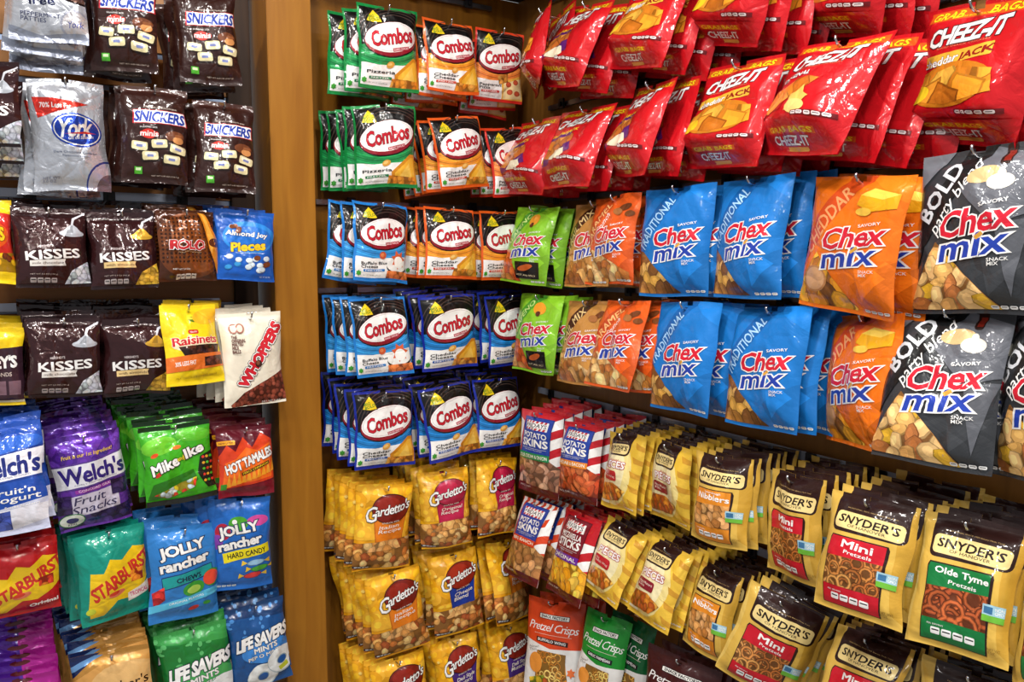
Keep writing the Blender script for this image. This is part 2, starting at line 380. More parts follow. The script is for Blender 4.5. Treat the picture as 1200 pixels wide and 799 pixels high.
def d_cheez(kind):
    def f(a):
        a.R(0, 0, 1, 1, 'C2141D'); a.R(.05, .03, .97, .10, 'D9571C')
        a.T('GRAB', .24, .066, .30, .048, 'F2D21F', 0, .15, .05, [(.09, '7A3A10')]); a.T('BAGS', .77, .066, .28, .048, 'F2D21F', 0, .15, .05, [(.09, '7A3A10')]); a.T('NEW BIGGER SNACK', .5, .085, .25, .014, 'F2D21F')
        a.T('CHEEZ-IT', .50, .20, .70, .115, W, 4, .3, .05, [(.13, '3A1210'), (.075, '8C8C90')], .9); a.T('BAKED SNACK CRACKERS', .5, .275, .5, .014, 'E88060', 4)
        if kind == 'jack':
            a.R(.12, .315, .80, .40, 'E9B13C', .01, 6); a.T('cheddar', .33, .385, .34, .055, W, 8, .1, .04, [(.09, '4A1A12')]); a.T('JACK', .66, .345, .30, .06, '8E1B16', 8, .1, .06)
            a.E(.5, .55, .38, .14, 'C9781E', 4); a.food([(.1, .52), (.5, .42), (.86, .45), (.9, .60), (.5, .69), (.12, .66)], 26, .27, ['E08A26', 'E89A30', 'CF7420', 'EDAE44', 'D9822A'], 'square', .55, .2)
            a.E(.2, .63, .13, .06, 'F2CC2A', 10)
        elif kind == 'duoz':
            a.P([(.02, .78), (.12, .44), (.56, .34), (.58, .42), (.74, .64), (.30, .78)], '5B1D6B'); a.T('cheddarJACK', .4, .37, .46, .055, 'F0C12E', 8, .1, .05)
            a.food([(.08, .68), (.2, .46), (.62, .40), (.66, .50), (.35, .72)], 10, .24, ['C97A2C', 'DB9243', 'B9672A'], 'square', .5)
            a.P([(.38, .74), (.46, .62), (.62, .6), (.68, .68), (.62, .74)], 'EFE6C8'); a.R(.08, .70, .2, .76, 'E9C42A')
        else:
            a.T('ORIGINAL', .3, .36, .34, .045, W, 8, .2, .04, [(.09, '5A1512')]); a.R(.05, .44, .42, .72, 'A8141B', 0, 6)
            a.food([(.04, .72), (.14, .52), (.5, .38), (.66, .42), (.6, .52), (.26, .72)], 10, .22, ['E08A2E', 'EFA142', 'D17424'], 'square', .5)
            a.star(.58, .62, .11, 5, 'F0B85A', .6, .4); a.E(.6, .68, .11, .05, 'F3C878', -8)
        a.R(.60, .72, .96, .755, '6A1016'); a.icons(.61, .726, .94, .75, 'E9D9D9', 5)
        a.P([(0, .79), (1, .79), (1, 1), (0, 1)], 'C0131C')
        a.R(.24, .815, .80, .855, 'D9571C'); a.T('GRAB BAGS', .52, .835, .5, .028, 'F2D21F', 0, .15, .05)
        a.T('CHEEZ-IT', .5, .895, .42, .05, W, 0, .25, .05, [(.1, '3A1210')]); a.R(.42, .93, .66, .96, 'E3A54A')
    return f
def d_chex(base, stripe, word, wcol, kind, sub=None):
    def f(a):
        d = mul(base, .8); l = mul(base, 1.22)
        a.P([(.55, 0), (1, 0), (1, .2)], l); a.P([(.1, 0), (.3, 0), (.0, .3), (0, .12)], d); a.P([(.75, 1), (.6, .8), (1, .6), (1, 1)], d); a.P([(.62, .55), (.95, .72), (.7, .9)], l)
        a.P([(.02, .72), (-.06, .62), (.42, 0), (.66, 0)], stripe)
        ang = math.degrees(math.atan2(.62*a.h, .52*a.w)); L_ = .62*math.hypot(.62*a.h, .52*a.w)
        if kind != 'bold': a.T(word, .28, .34, L_*1.22/a.w, .135*a.w/a.h*.9, wcol, ang, 0, .03, (), 1.0)
        if sub and kind != 'bold': a.T(sub, .44, .335, .42*L_*1.3/a.w, .09*a.w/a.h, W, ang, .3, .005)
        reg = {'trad': [(0, .58), (.12, .60), (.62, .97), (0, .97)], 'bold': [(0, .88), (.25, .57), (.78, .97), (0, .97)], 'cheddar': [(.0, .88), (.22, .58), (.62, .95), (.62, .97), (0, .97)], 'flat': [(0, .66), (.22, .62), (.95, .87), (.95, .97), (0, .97)], 'nuts': [(0, .58), (.24, .60), (.5, .97), (0, .97)]}[kind]
        fc = {'trad': ['8A5A30', 'B8803C', 'D8A04A', '6E4222', 'E0B060'], 'bold': ['C98A48', 'DDA660', 'E8BC7C', 'B4703A', 'D9A832'], 'cheddar': ['D98A20', 'EDA832', 'B5702A', '7A4A24', 'F2BE4A'], 'flat': ['D9A560', 'C4843C', 'E6BE82', 'A8662C'], 'nuts': ['C4622A', 'D98A44', 'B04A1E', 'DBA05A']}[kind]
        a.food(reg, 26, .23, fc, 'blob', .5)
        if kind in ('bold', 'cheddar'): a.food([reg[1], (reg[1][0]+.16, reg[1][1]+.16), (.25, .9), (.1, .9)], 7, .2, fc, 'square', .55); a.E(.22, .78, .13, .10, 'B98050'); a.E(.22, .78, .11, .085, 'D3A074')
        if kind == 'cheddar': a.P([(.60, .15), (.70, .10), (.95, .14), (.95, .24), (.72, .27), (.58, .22)], 'E5A51A'); a.P([(.60, .15), (.70, .10), (.95, .14), (.82, .18)], 'F6CE52'); a.E(.66, .27, .08, .03, 'EDBE48')
        if kind == 'bold':
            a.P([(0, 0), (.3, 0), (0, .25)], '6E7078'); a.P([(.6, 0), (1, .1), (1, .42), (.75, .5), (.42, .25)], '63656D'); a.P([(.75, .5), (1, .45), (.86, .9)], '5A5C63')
            a.P([(.02, .72), (-.06, .62), (.42, 0), (.66, 0)], stripe); a.T(word, .24, .26, L_*.85/a.w, .15*a.w/a.h, wcol, ang, 0, .05); a.T(sub, .40, .31, L_*1.05/a.w, .13*a.w/a.h, W, ang, .3, .005)
            a.E(.62, .19, .14, .07, 'D9B480', 5); a.E(.76, .24, .10, .065, 'E8E2D2'); a.E(.76, .2, .03, .05, 'E8E2D2', 10); a.R(.72, .0, .80, .14, '2A1612', .03); a.R(.74, .05, .79, .12, '7A2218')
            a.food(reg, 26, .23, fc, 'blob', .5)
        if kind == 'nuts':
            a.E(.62, .19, .095, .12, 'E89A2A', 70); a.E(.62, .26, .045, .04, '5A2A14'); a.R(.42, .73, .86, .93, '17130F', 0, 2); a.E(.62, .80, .13, .04, 'C05A22', 15); a.T('HOT AND SPICY', .63, .89, .34, .02, 'E9D9B0')
        if kind == 'flat': a.E(.80, .17, .10, .045, '6E3A1C', 20); a.E(.7, .22, .09, .045, 'A86A3A', -10); a.E(.9, .24, .07, .04, '7A4420', 5)
        o = [(.12, W)]
        a.T('Chex', .60, .455, .60, .145, 'D01F35', 7, .3, .045, o, .95); a.T('mix', .58, .60, .54, .13, '2440A8', 7, .3, .035, o, 1.0); a.T('Chex', .60, .455, .60, .145, 'D01F35', 7, .3, .045, (), .95)
        a.R(.60, .535, .67, .56, 'D9A040', 0, 35); a.T('SAVORY', .74, .36, .22, .022, W, 8, 0, .02); a.T('SNACK\nMIX', .78, .70, .16, .045, W, 4, 0, .01)
        a.icons(.70, .945, .98, .965, 'DDDDDD')
    return f
def d_frid(panel, title, strip, stxt, chips, kind='flat'):
    def f(a):
        for k in range(5): a.P([(1.02, .02+.22*k), (.70, .14+.22*k), (.70, .26+.22*k), (1.02, .14+.22*k)], W)
        if kind == 'sticks':
            for k in range(7): a.P([(.02+.16*k, 0), (.1+.16*k, 0), (.14+.14*k, .3), (.07+.14*k, .3)], W)
        a.P([(0, .08), (.14, .14), (.08, .5), (0, .56)], mul('F4F2F0', .95))
        if kind == 'ball': a.R(0, 0, 1, .3, 'BE1622')
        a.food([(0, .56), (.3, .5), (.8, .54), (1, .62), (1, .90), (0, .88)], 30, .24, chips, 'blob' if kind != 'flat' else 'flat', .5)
        a.P([(0, .88), (1, .90), (1, 1), (0, 1)], '5E1418'); a.T('SNACK CHIPS', .22, .92, .3, .022, W)
        a.P([(.18, .07), (.86, .07), (.84, .50), (.16, .50)], mul(panel, .6)); a.P([(.195, .08), (.845, .08), (.825, .49), (.175, .49)], panel)
        a.R(.26, .11, .78, .215, W, .01, 0)
        for k in range(6): a.P([(.28+.085*k, .11), (.325+.085*k, .11), (.30+.085*k, .135), (.255+.085*k, .135)], 'C01A26'); a.P([(.28+.085*k, .19), (.325+.085*k, .19), (.30+.085*k, .215), (.255+.085*k, .215)], 'C01A26')
        a.R(.27, .133, .77, .192, W); a.T('FRIDAYS', .52, .162, .46, .046, '15151A', 0, .15, .02); a.T(title.split('\n')[0], .51, .275, .54, .062, W, 0, 0, .05); a.T(title.split('\n')[1], .51, .365, .58, .085, W, 0, 0, .06)
        a.R(.22, .43, .78, .433, W); a.T('NATURALLY FLAVORED', .5, .45, .4, .013, 'D8D8E8')
        a.P([(.14, .485), (.84, .485), (.83, .565), (.13, .565)], strip); a.T(stxt, .485, .525, .62, .042, 'F2F0E0', 0, 0, .03)
    return f
def d_sny(kind):
    def f(a):
        pc = kind in ('hot', 'honey')
        if pc:
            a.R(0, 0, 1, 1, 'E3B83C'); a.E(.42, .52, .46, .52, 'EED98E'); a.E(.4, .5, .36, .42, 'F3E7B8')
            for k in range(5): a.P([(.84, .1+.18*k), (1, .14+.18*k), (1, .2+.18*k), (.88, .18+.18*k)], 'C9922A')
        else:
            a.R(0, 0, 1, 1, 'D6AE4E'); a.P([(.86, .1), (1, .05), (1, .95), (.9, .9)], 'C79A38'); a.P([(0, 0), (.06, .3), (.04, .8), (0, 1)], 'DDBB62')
        x0, x1, y1 = (.17, .76, .30) if pc else (.13, .95, .335)
        a.R(x0, 0, x1, y1*.8, '2A1513'); a.R(x0, .08, x1, y1, '2A1513', .07)
        a.R(x0+.03, y1*.50, x1-.03, y1*.93, 'E9D08C', .05, -2 if not pc else 0); a.T('TRADITIONAL SINCE 1909 Bakery Made Taste', (x0+x1)/2, y1*.40, (x1-x0)*.7, .013, 'B99A66', -2)
        cx = (x0+x1)/2
        a.T("SNYDER'S", cx, y1*.68, (x1-x0)*.80, .068 if not pc else .06, '1E1210', -2 if not pc else 0, .08, .05); a.T('OF HANOVER', cx, y1*.84, (x1-x0)*.5, .024, '1E1210', -2 if not pc else 0)
        if pc:
            rd = 'B5222C'; a.T('Pretzel', .5, .36, .22, .02, rd); a.T('PIECES', .50, .42, .50, .085, W, 0, 0, .05, [(.14, rd)])
            a.R(.2, .50, .60, .63, {'hot': 'C02430', 'honey': '8C1A2C'}[kind], .04, -2); a.T({'hot': 'Hot\nBuffalo Wing', 'honey': 'Honey Mustard\n& Onion'}[kind], .4, .565, .32, .07, 'F2DDD0', -2, 0, .01)
            a.food([(.02, .84), (.15, .68), (.5, .66), (.8, .74), (.6, .88), (.1, .9)], 18, .17, ['D98A2A', 'C06A1E', 'E6A848', 'B5541C'])
            a.R(.02, .90, .3, .93, 'EEE6C8'); a.icons(.72, .93, .96, .95, 'F0E8D0')
        else:
            pc_, nm, su = {'mini': ('C5192B', 'Mini', 'Pretzels'), 'olde': ('13743A', 'Olde Tyme', 'Pretzels'), 'nib': ('E08A26', 'Nibblers', 'Sourdough')}[kind]
            a.P([(.17, .37), (.80, .37), (.82, .40), (.80, .95), (.15, .95), (.15, .40)], mul('2A1513', 1)); a.P([(.18, .38), (.785, .38), (.785, .945), (.16, .945), (.16, .41)], pc_)
            a.food([(.16, .55), (.785, .53), (.785, .79), (.16, .79)], 16 if kind != 'olde' else 12, {'nib': .19, 'mini': .27, 'olde': .40}[kind], {'mini': ['B8763A', 'C98C4C', 'A8622C'], 'olde': ['A5522A', 'B8663A', '8E4422'], 'nib': ['C98E4E', 'B8783C', 'D8A266']}[kind], 'pretzel' if kind != 'nib' else 'blob', .42)
            a.T(nm, .50, .435 if kind != 'nib' else .46, .32 if kind == 'mini' else .54, .06, W, -2, 0, .05); a.T(su, .52, .50 if kind != 'nib' else .41, .28, .03, W, -2, 0, .015)
            a.T('PER SERVING', .3, .83, .16, .012, W); a.icons(.26, .85, .70, .90, 'F2F2F2', 4)
            a.R(.74, .58, .95, .66, '9FC6D6', 0, 0); a.R(.755, .595, .84, .645, '3A6E9A'); a.R(.74, .655, .95, .70, '6DB53C'); a.T('NON\nGMO', .9, .62, .08, .05, W, 0, 0, .02)
            a.T('NET WT\n9 OZ', .87, .90, .12, .04, '8A6C2C')
    return f
def d_prc(col, strip, txt, dark):
    def f(a):
        a.R(0, 0, 1, 1, 'E6E4E2'); a.P([(0, 0), (1, 0), (1, .44), (.5, .47), (0, .40)], col); a.R(.0, 0, 1, .05, mul(col, .9))
        a.R(.26, .135, .80, .185, '15151A', .01); a.R(.27, .14, .79, .18, 'F2F0EA', .01); a.T('SNACK FACTORY', .53, .16, .46, .026, '15151A', 0, 0, .06)
        a.T('Pretzel Crisps', .52, .275, .86, .105, W, 0, .35, .0, (), .86); a.R(.2, .335, .85, .338, 'F0E0D0')
        a.R(.25, .375, .80, .42, strip, 0, -2); a.T(txt, .52, .397, .48, .026, W, -2, 0, .03)
        a.T('New!\nThin', .2, .49, .2, .05, '8A8078', 8, .3)
        a.food([(.3, .52), (.76, .50), (.84, .80), (.3, .84)], 20, .30, ['D89A3C', 'E6B052', 'C4802C'], 'stick', .4)
        a.food([(.28, .50), (.78, .50), (.80, .95), (.24, .95)], 22, .17, ['D59A44', 'B8742A', 'E8BE68'], 'pretzel', .45)
        a.E(.26, .62, .13, .14, 'E5923A'); a.food([(.14, .78), (.42, .72), (.6, .82), (.5, .97), (.2, .97)], 15, .12, ['8A9A2E', 'D9B42E', '6A7A26', 'C05A26']); a.star(.88, .66, .07, 6, 'E8743A', .6)
    return f
def d_snick(a):
    a.R(0, 0, 1, .06, '3A1D17'); a.R(0, .95, 1, 1, '2A1410')
    a.P([(.18, .265), (.99, .255), (1.0, .40), (.155, .41)], 'B3202C'); a.P([(.20, .272), (.975, .262), (.98, .392), (.18, .402)], W)
    a.T('SNICKERS', .58, .333, .76, .105, '1E3A9A', 0, .2, .075, (), .96); a.T('ORIGINAL CHOCOLATE BARS', .6, .235, .5, .014, 'D8C8BC')
    a.E(.40, .51, .11, .075, 'D3352E'); a.R(.27, .485, .55, .535, 'D3352E', .03); a.T('minis', .41, .508, .26, .05, W, 0, .1, .04)
    a.T('SHARING SIZE', .4, .445, .26, .014, W)
    a.E(.80, .52, .15, .085, '6A3A22'); a.E(.85, .56, .085, .06, 'C98A52'); a.R(.8, .50, .93, .53, '8A5230', .02)
    for x, y, r in ((.26, .64, -6), (.56, .61, 4), (.84, .66, -12), (.42, .735, 3), (.74, .765, -5)):
        a.R(x-.145, y-.043, x+.145, y+.048, '241816', .03, r); a.R(x-.12, y-.05, x+.12, y+.035, 'D8CDA0', .03, r); a.R(x-.085, y-.04, x+.085, y-.005, 'EFE9D2', .02, r); a.R(x-.05, y-.02, x+.05, y+.006, '7A84B8', .01, r)
    a.R(.18, .84, .30, .91, '4CA832'); a.R(.20, .85, .28, .875, 'D8F0C0'); a.T('NET WT 4.40 OZ (124.7 g)', .64, .925, .42, .016, 'D8C8BC')
def d_york(a):
    for k in range(5): a.P([(.2*k, 0), (.2*k+.06, 0), (.2*k+.02, .08), (.2*k-.04, .07)], 'E6E8EE')
    a.P([(.05, .165), (.78, .215), (.10, .355)], 'D2342A'); a.T("70% Less Fat", .34, .245, .40, .045, W, -2, 0, .03)
    a.E(.60, .46, .34, .245, '2A46A8', -8); a.E(.60, .46, .315, .22, W, -8); a.E(.60, .46, .30, .205, '2340A6', -8)
    a.T('York', .57, .44, .46, .16, W, 6, .3, .04, (), .88); a.T('Get the Sensation', .64, .525, .34, .03, W, 6, .3, .01); a.P([(.42, .50), (.7, .47), (.86, .485), (.7, .49)], 'D2342A')
    a.T('Dark Chocolate Covered', .55, .66, .56, .02, '5A607A', -2); a.T('Peppermint Patties', .55, .695, .34, .02, '5A607A', -2)
    a.E(1.0, .96, .34, .38, '3A4A9A'); a.E(1.0, .965, .32, .36, 'C9C6D6'); a.E(1.0, .98, .2, .22, '7A6A76'); a.T('NET WT\n5.0 OZ', .22, .90, .22, .05, '8A8FA6')
def d_ysf(a):
    a.T('sugar\nfree', .50, .60, .44, .13, '23284A', 2, 0, .05); a.E(.84, .57, .2, .08, '2A1A18', -15); a.E(.86, .57, .15, .055, '7A5A50', -15)
    a.E(.5, .28, .4, .26, '2340A6', -5); a.T('York', .5, .28, .5, .14, W, 6, .3, .04)
    a.T('PEPPERMINT\nPATTIES', .42, .78, .5, .08, '5A5F7E', -2, 0, .02); a.E(.86, .83, .2, .2, 'B4B6C6'); a.E(.86, .83, .17, .17, 'D8D2D6'); a.T('York', .86, .83, .2, .06, '3340A6', 6, .3)
    a.P([(0, .86), (.4, .93), (1, .9), (1, 1), (0, 1)], '9EA4B6')
def d_kiss(foil, strip, txt):
    def f(a):
        a.R(0, 0, 1, .12, '2E1A1C'); g = foil
        a.E(.78, .335, .18, .055, mul(g, .8)); a.P([(.62, .335), (.72, .26), (.79, .21), (.86, .26), (.94, .335)], g); a.P([(.70, .33), (.77, .24), (.80, .23), (.8, .33)], mul(g, .55)); a.P([(.77, .23), (.80, .13), (.98, .05), (.98, .07), (.83, .15), (.80, .23)], 'DDDDE6')
        a.T("HERSHEY'S", .40, .50, .2, .03, 'D8CCCC', 2, 0, .03); a.T('KISSES', .50, .60, .74, .11, W, 3, 0, .05, (), .98)
        a.P([(.18, .675), (.66, .66), (.64, .70), (.66, .74), (.18, .745)], strip); a.T(txt, .42, .705, .42, .03, '4A2A20', 1, 0, .02)
        a.food([(.62, .97), (.74, .80), (1, .68), (1, .97)], 16, .14, [g, mul(g, .7), mul(g, 1.2)], 'blob', .5, .2)
        a.T('NET WT 5.3 OZ (150 g)', .36, .84, .36, .02, 'C8B8B0'); a.icons(.18, .88, .54, .935, 'B8ACAC', 4)
        a.R(0, .955, 1, 1, '241416')
    return f
def d_rolo(a):
    a.E(.55, .5, .6, .6, '6E3A1C'); a.E(.65, .5, .45, .5, '8C4A1E')
    for i in range(13):
        for j in range(12): a.E(.06+.07*i, .12+.055*j, .02, .02, '3A1C10', 0, 8)
    a.P([(.68, .05), (.80, .06), (.98, .4), (.95, .9), (.86, .6)], 'E08A26'); a.P([(.72, .06), (.76, .06), (.93, .4), (.88, .62)], 'F4B84A'); a.E(.93, .47, .1, .08, '5A2C14')
    a.T('ROLO', .48, .50, .56, .12, 'C02A30', 0, .12, .09, [(.15, W)], .95); a.T('creamy caramels', .5, .60, .4, .02, 'D9B88A'); a.T('NET WT 5.3 OZ', .36, .82, .3, .02, W, 0, 0, .02); a.icons(.25, .88, .62, .94, 'D8C8BC', 4)
def d_almond(a):
    a.E(.55, .38, .46, .28, '2A84D8'); a.E(.55, .4, .40, .22, '1E6CC8')
    a.T('Almond Joy', .5, .345, .70, .085, W, -3, .1, .05, [(.12, '1A1A3A')]); a.T('Pieces', .52, .51, .58, .12, 'F2C81E', 5, .1, .08, [(.15, '12306A')])
    a.T('MILK CHOCOLATE ALMOND COCONUT', .55, .605, .5, .016, 'CFE0F4'); rg = random.Random(3)
    for k in range(15): x, y = rg.uniform(.14, .92), rg.uniform(.66, .86); c = rg.choice(['7A3E1C', 'DCEBF6', '3A9AE0', 'DCEBF6', '7A3E1C']); a.E(x, y, .06, .045, mul(c, .7), 10); a.E(x-.006, y-.004, .048, .034, c, 10)
    for k in range(5): x, y = rg.uniform(.1, .4), rg.uniform(.2, .3); a.E(x, y, .045, .035, rg.choice(['7A3E1C', 'DCEBF6']), 10)
    a.T('NET WT 5.3 OZ', .8, .93, .2, .02, 'CFE0F4')
def d_reese(a):
    a.P([(0, .12), (1, .12), (1, .62), (0, .7)], 'C42A22'); a.E(.5, .42, .42, .26, 'D9571C', 5); a.T('PIECES', .5, .42, .66, .16, 'F2C81E', 5, .1, .08, [(.14, '4A1A12')])
    a.food([(0, .7), (1, .62), (1, .86), (0, .86)], 18, .12, ['E8B01E', '6A2E14', 'D9571C'], 'ball'); a.R(0, .86, 1, 1, 'F0CC1E')
def d_yellow(a):
    a.P([(.05, .30), (1, .24), (1, .93), (.05, .93)], '38202C'); a.T("HERSHEY'S", .5, .44, .84, .15, W, 2, 0, .08, (), .9); a.T('WITH ALMONDS', .55, .60, .6, .05, 'C8B8B0', 2, 0, .03)
    a.R(.3, .68, .5, .86, '7A5A66'); a.R(.56, .68, .76, .86, '7A5A66'); a.R(.8, .68, .96, .86, '7A5A66'); a.R(0, .93, 1, .96, 'C8BFA0')
def d_raisin(a):
    a.E(.52, .20, .1, .05, '5A7A1E'); a.R(.42, .175, .62, .2, 'E8D23A'); a.E(.80, .16, .3, .14, 'F4B82A', 10); a.R(.38, .335, .56, .39, 'C42A22', .03); a.T('Nestle', .47, .362, .12, .025, W, 4)
    a.E(.5, .52, .40, .12, 'EFE0B8'); a.T('Raisinets', .52, .465, .80, .10, 'C8202A', 3, .05, .05, [(.09, 'F6EFD8')], .95)
    a.food([(.2, .54), (.95, .52), (.9, .66), (.3, .66)], 15, .12, ['3A1C14', '5A2C1C', '2E1610']); a.P([(0, .66), (1, .62), (1, .80), (0, .84)], 'E0702A'); a.T('30% LESS FAT', .3, .74, .34, .05, W, 4, 0, .04)
    a.food([(.62, .68), (.98, .66), (.98, .78), (.62, .79)], 6, .16, ['4A2418', '6A3422']); a.T('MILK CHOCOLATE COVERED RAISINS', .5, .90, .7, .022, '9A7A1E', 3)
def d_whop(a):
    a.food([(.12, 1), (.3, .86), (.62, .82), (1, .64), (1, .97), (.1, .98)], 60, .085, ['7A3A2C', '8E4636', '6A2E22'], 'ball', .45)
    ang = 57; a.T('WHOPPERS', .60, .46, 1.16, .105, 'C8202E', ang, 0, .10, [(.30, '2A1412'), (.23, W), (.12, '5E1018')], .98)
    a.E(.2, .17, .07, .08, 'A86A5A'); a.E(.3, .17, .07, .08, 'A86A5A'); a.E(.2, .17, .045, .06, 'E8D8C8'); a.E(.3, .17, .045, .06, 'E8D8C8')
    a.T('THE\nORIGINAL\nMALTED\nMILK\nBALLS', .26, .34, .22, .19, '5E2A26', 0, 0, .06); a.T('NET WT 4 OZ', .75, .965, .3, .015, W)
    a.E(.555, .56, .055, .06, '3A1A10'); a.E(.545, .55, .03, .035, '7A4A34')
def d_welch(kind):
    def f(a):
        pur = kind == 'p'
        if pur:
            a.food([(0, 0), (1, 0), (1, .3), (0, .3)], 22, .26, ['5A2A9A', '6A3AAE', '4A2288', '3A2A7A'], 'blob', .8, .1); a.R(.04, .55, 1, 1, '6A3AA8'); a.P([(.14, .62), (.84, .58), (.84, .96), (.14, .96)], 'D8D2EA')
            a.T('Fruit is our 1st Ingredient!', .5, .20, .7, .05, 'E8C23A', 3, .2, .02)
        else:
            a.R(0, 0, 1, .4, '1E4AA8'); a.E(.7, .2, .3, .12, '2A62C8', 10); a.P([(0, .70), (.4, .76), (1, .70), (1, 1), (0, 1)], 'C8CCE6'); a.P([(.3, .78), (1, .75), (1, .9), (.5, .96)], 'E6E6F2')
        a.P([(0, .28), (.5, .27), (1, .22), (1, .50), (.5, .53), (0, .56)], '5A3A8E' if pur else '163A8C'); a.P([(0, .30), (.5, .285), (1, .24), (1, .48), (.5, .51), (0, .54)], 'EAEAF4')
        a.T("Welch's", .52, .385, .9, .17, '35267E' if pur else '23307E', 4, .05, .06, (), .95); a.T('FAMILY FARMER OWNED', .55, .485, .6, .015, '6A6A8A', 4)
        if pur:
            a.R(.24, .535, .84, .575, '9A3AA8', .01, 5); a.T('CONCORD GRAPE', .54, .553, .5, .025, 'F0D8F0', 5, 0, .02); a.T('Fruit\nSnacks', .5, .71, .62, .19, '3A3560', 5, .3, .0, (), .95)
            a.food([(0, .86), (.5, .93), (1, .8), (1, .97), (0, .97)], 14, .16, ['3A2A6A', '4E3A8A', '2A2050'], 'ball'); a.food([(.74, .52), (.96, .52), (.96, .68), (.74, .68)], 4, .18, ['3A2A5A', '2E2450'], 'ball'); a.food([(0, .6), (.18, .6), (.18, .8), (0, .8)], 4, .18, ['3A2A5A', '2E2450'], 'ball')
            a.E(.17, .88, .17, .115, '2E7A4A'); a.E(.17, .88, .155, .1, 'E6F0E6'); a.E(.17, .875, .075, .045, '3A3A7A'); a.T('REAL', .17, .925, .12, .03, '3A3A7A')
        else:
            a.T("Fruit'n\nYogurt", .62, .65, .62, .14, W, 2, .1, .02); a.T('Snacks Blueberry', .7, .75, .42, .03, W, 2, 0, .02); a.food([(.1, .80), (.55, .78), (.55, .95), (.1, .95)], 10, .19, ['3A4A9A', '2A3A86', '4A5AB0'], 'ball')
    return f
def d_mike(a):
    a.R(0, 0, 1, .06, '12300E'); a.E(.25, .25, .26, .13, '6CC42E', 10); a.E(.75, .16, .25, .1, '5AB82A', -5); rg = random.Random(5)
    for x, y, c in ((.5, .29, 'E87A2A'), (.17, .36, 'E0501E'), (.62, .44, 'E8D23A'), (.38, .25, '5ABE2A'), (.68, .36, 'D83A2A'), (.2, .6, 'D83A2A')): a.E(x, y, .06, .03, c, rg.uniform(-40, 40))
    a.P([(.02, .92), (.12, .72), (.7, .60), (.76, .74), (.5, .88)], '28701A'); a.food([(.12, .86), (.5, .74), (.74, .70), (.7, .82), (.3, .92)], 14, .11, ['D8C22A', 'D8402A', '4AB02A', 'C8D8D8'])
    a.P([(.82, .45), (1, .40), (1, .86), (.88, .86), (.76, .66)], '151A10')
    for i in range(3):
        for j in range(5): a.E(.86+.055*i, .47+.075*j, .022, .02, ['D83A2A', 'E0A02A', '4AB02A'][(i+j) % 3])
    a.T('Mike', .30, .50, .40, .125, W, 18, .1, .07, [(.15, '14140F')]); a.T('and', .53, .435, .1, .05, 'E8D23A', 18, .1, .05, [(.12, '14140F')]); a.T('Ike', .73, .36, .28, .12, W, 18, .1, .07, [(.15, '14140F')])
    a.R(0, .93, 1, 1, '1A1A14')
def d_hot(a):
    a.R(0, 0, 1, .3, '5A1020'); rg = random.Random(4)
    a.P([(0, .9), (.0, .4), (.15, .25), (.3, .35), (.45, .15), (.6, .3), (.78, .10), (1, .22), (1, .78)], 'D8401E'); a.P([(.05, .85), (.1, .5), (.3, .45), (.5, .3), (.7, .35), (.95, .25), (.95, .75)], 'EE6A1E')
    for k in range(10): x = .12+.09*k; a.P([(x, .86-.02*k), (x+.045, .66-.02*k), (x+.09, .85-.02*k)], 'F2A02A')
    a.R(.0, .19, .3, .25, 'E8A01E', .01); a.T('NEW LOOK', .15, .22, .24, .028, '5A1020', 0, 0, .03)
    a.T('HOT TAMALES', .54, .49, .90, .13, W, 19, .1, .08, [(.15, '1A0E0C')], .92); a.R(.38, .585, .92, .63, '2A100E', 0, 19); a.T('FIERCE CINNAMON', .65, .607, .5, .028, 'F2C81E', 19, 0, .03)
    a.P([(0, .88), (1, .80), (1, 1), (0, 1)], '7A1226'); a.R(.03, .80, .13, .88, '3A8A2A')
def d_star(bg, kind):
    def f(a):
        a.P([(.10, .80), (.16, .42), (.34, .44), (.45, .30), (.62, .34), (.8, .22), (1, .26), (1, .62), (.9, .70), (.7, .80), (.5, .78), (.3, .92), (.12, .92)], 'F0C81E')
        a.T('STARBURST', .60, .52, .98, .15, 'D0342A', 27, .15, .07, (), .92); a.E(.50, .70, .12, .045, 'E87A5A', 12); a.E(.46, .69, .08, .03, 'D8402A', 12); a.food([(.72, .50), (.92, .48), (.92, .62), (.72, .62)], 4, .14, ['D8402A', 'E8842A'])
        if kind == 't': a.P([(.66, .74), (1, .66), (1, .78), (.66, .84)], 'EFE8E0'); a.T('TROPICAL', .83, .755, .28, .05, 'D03A7A', 6, 0, .04); a.E(.13, .84, .065, .05, 'C8D03A')
        else: a.P([(.55, .86), (1, .78), (1, .9), (.55, .94)], 'A81820'); a.T('Original', .78, .87, .38, .06, W, 4, .1, .06)
        a.T('FRUIT CHEWS NET WT 6 OZ', .3, .95, .4, .015, '4A4A3A')
    return f
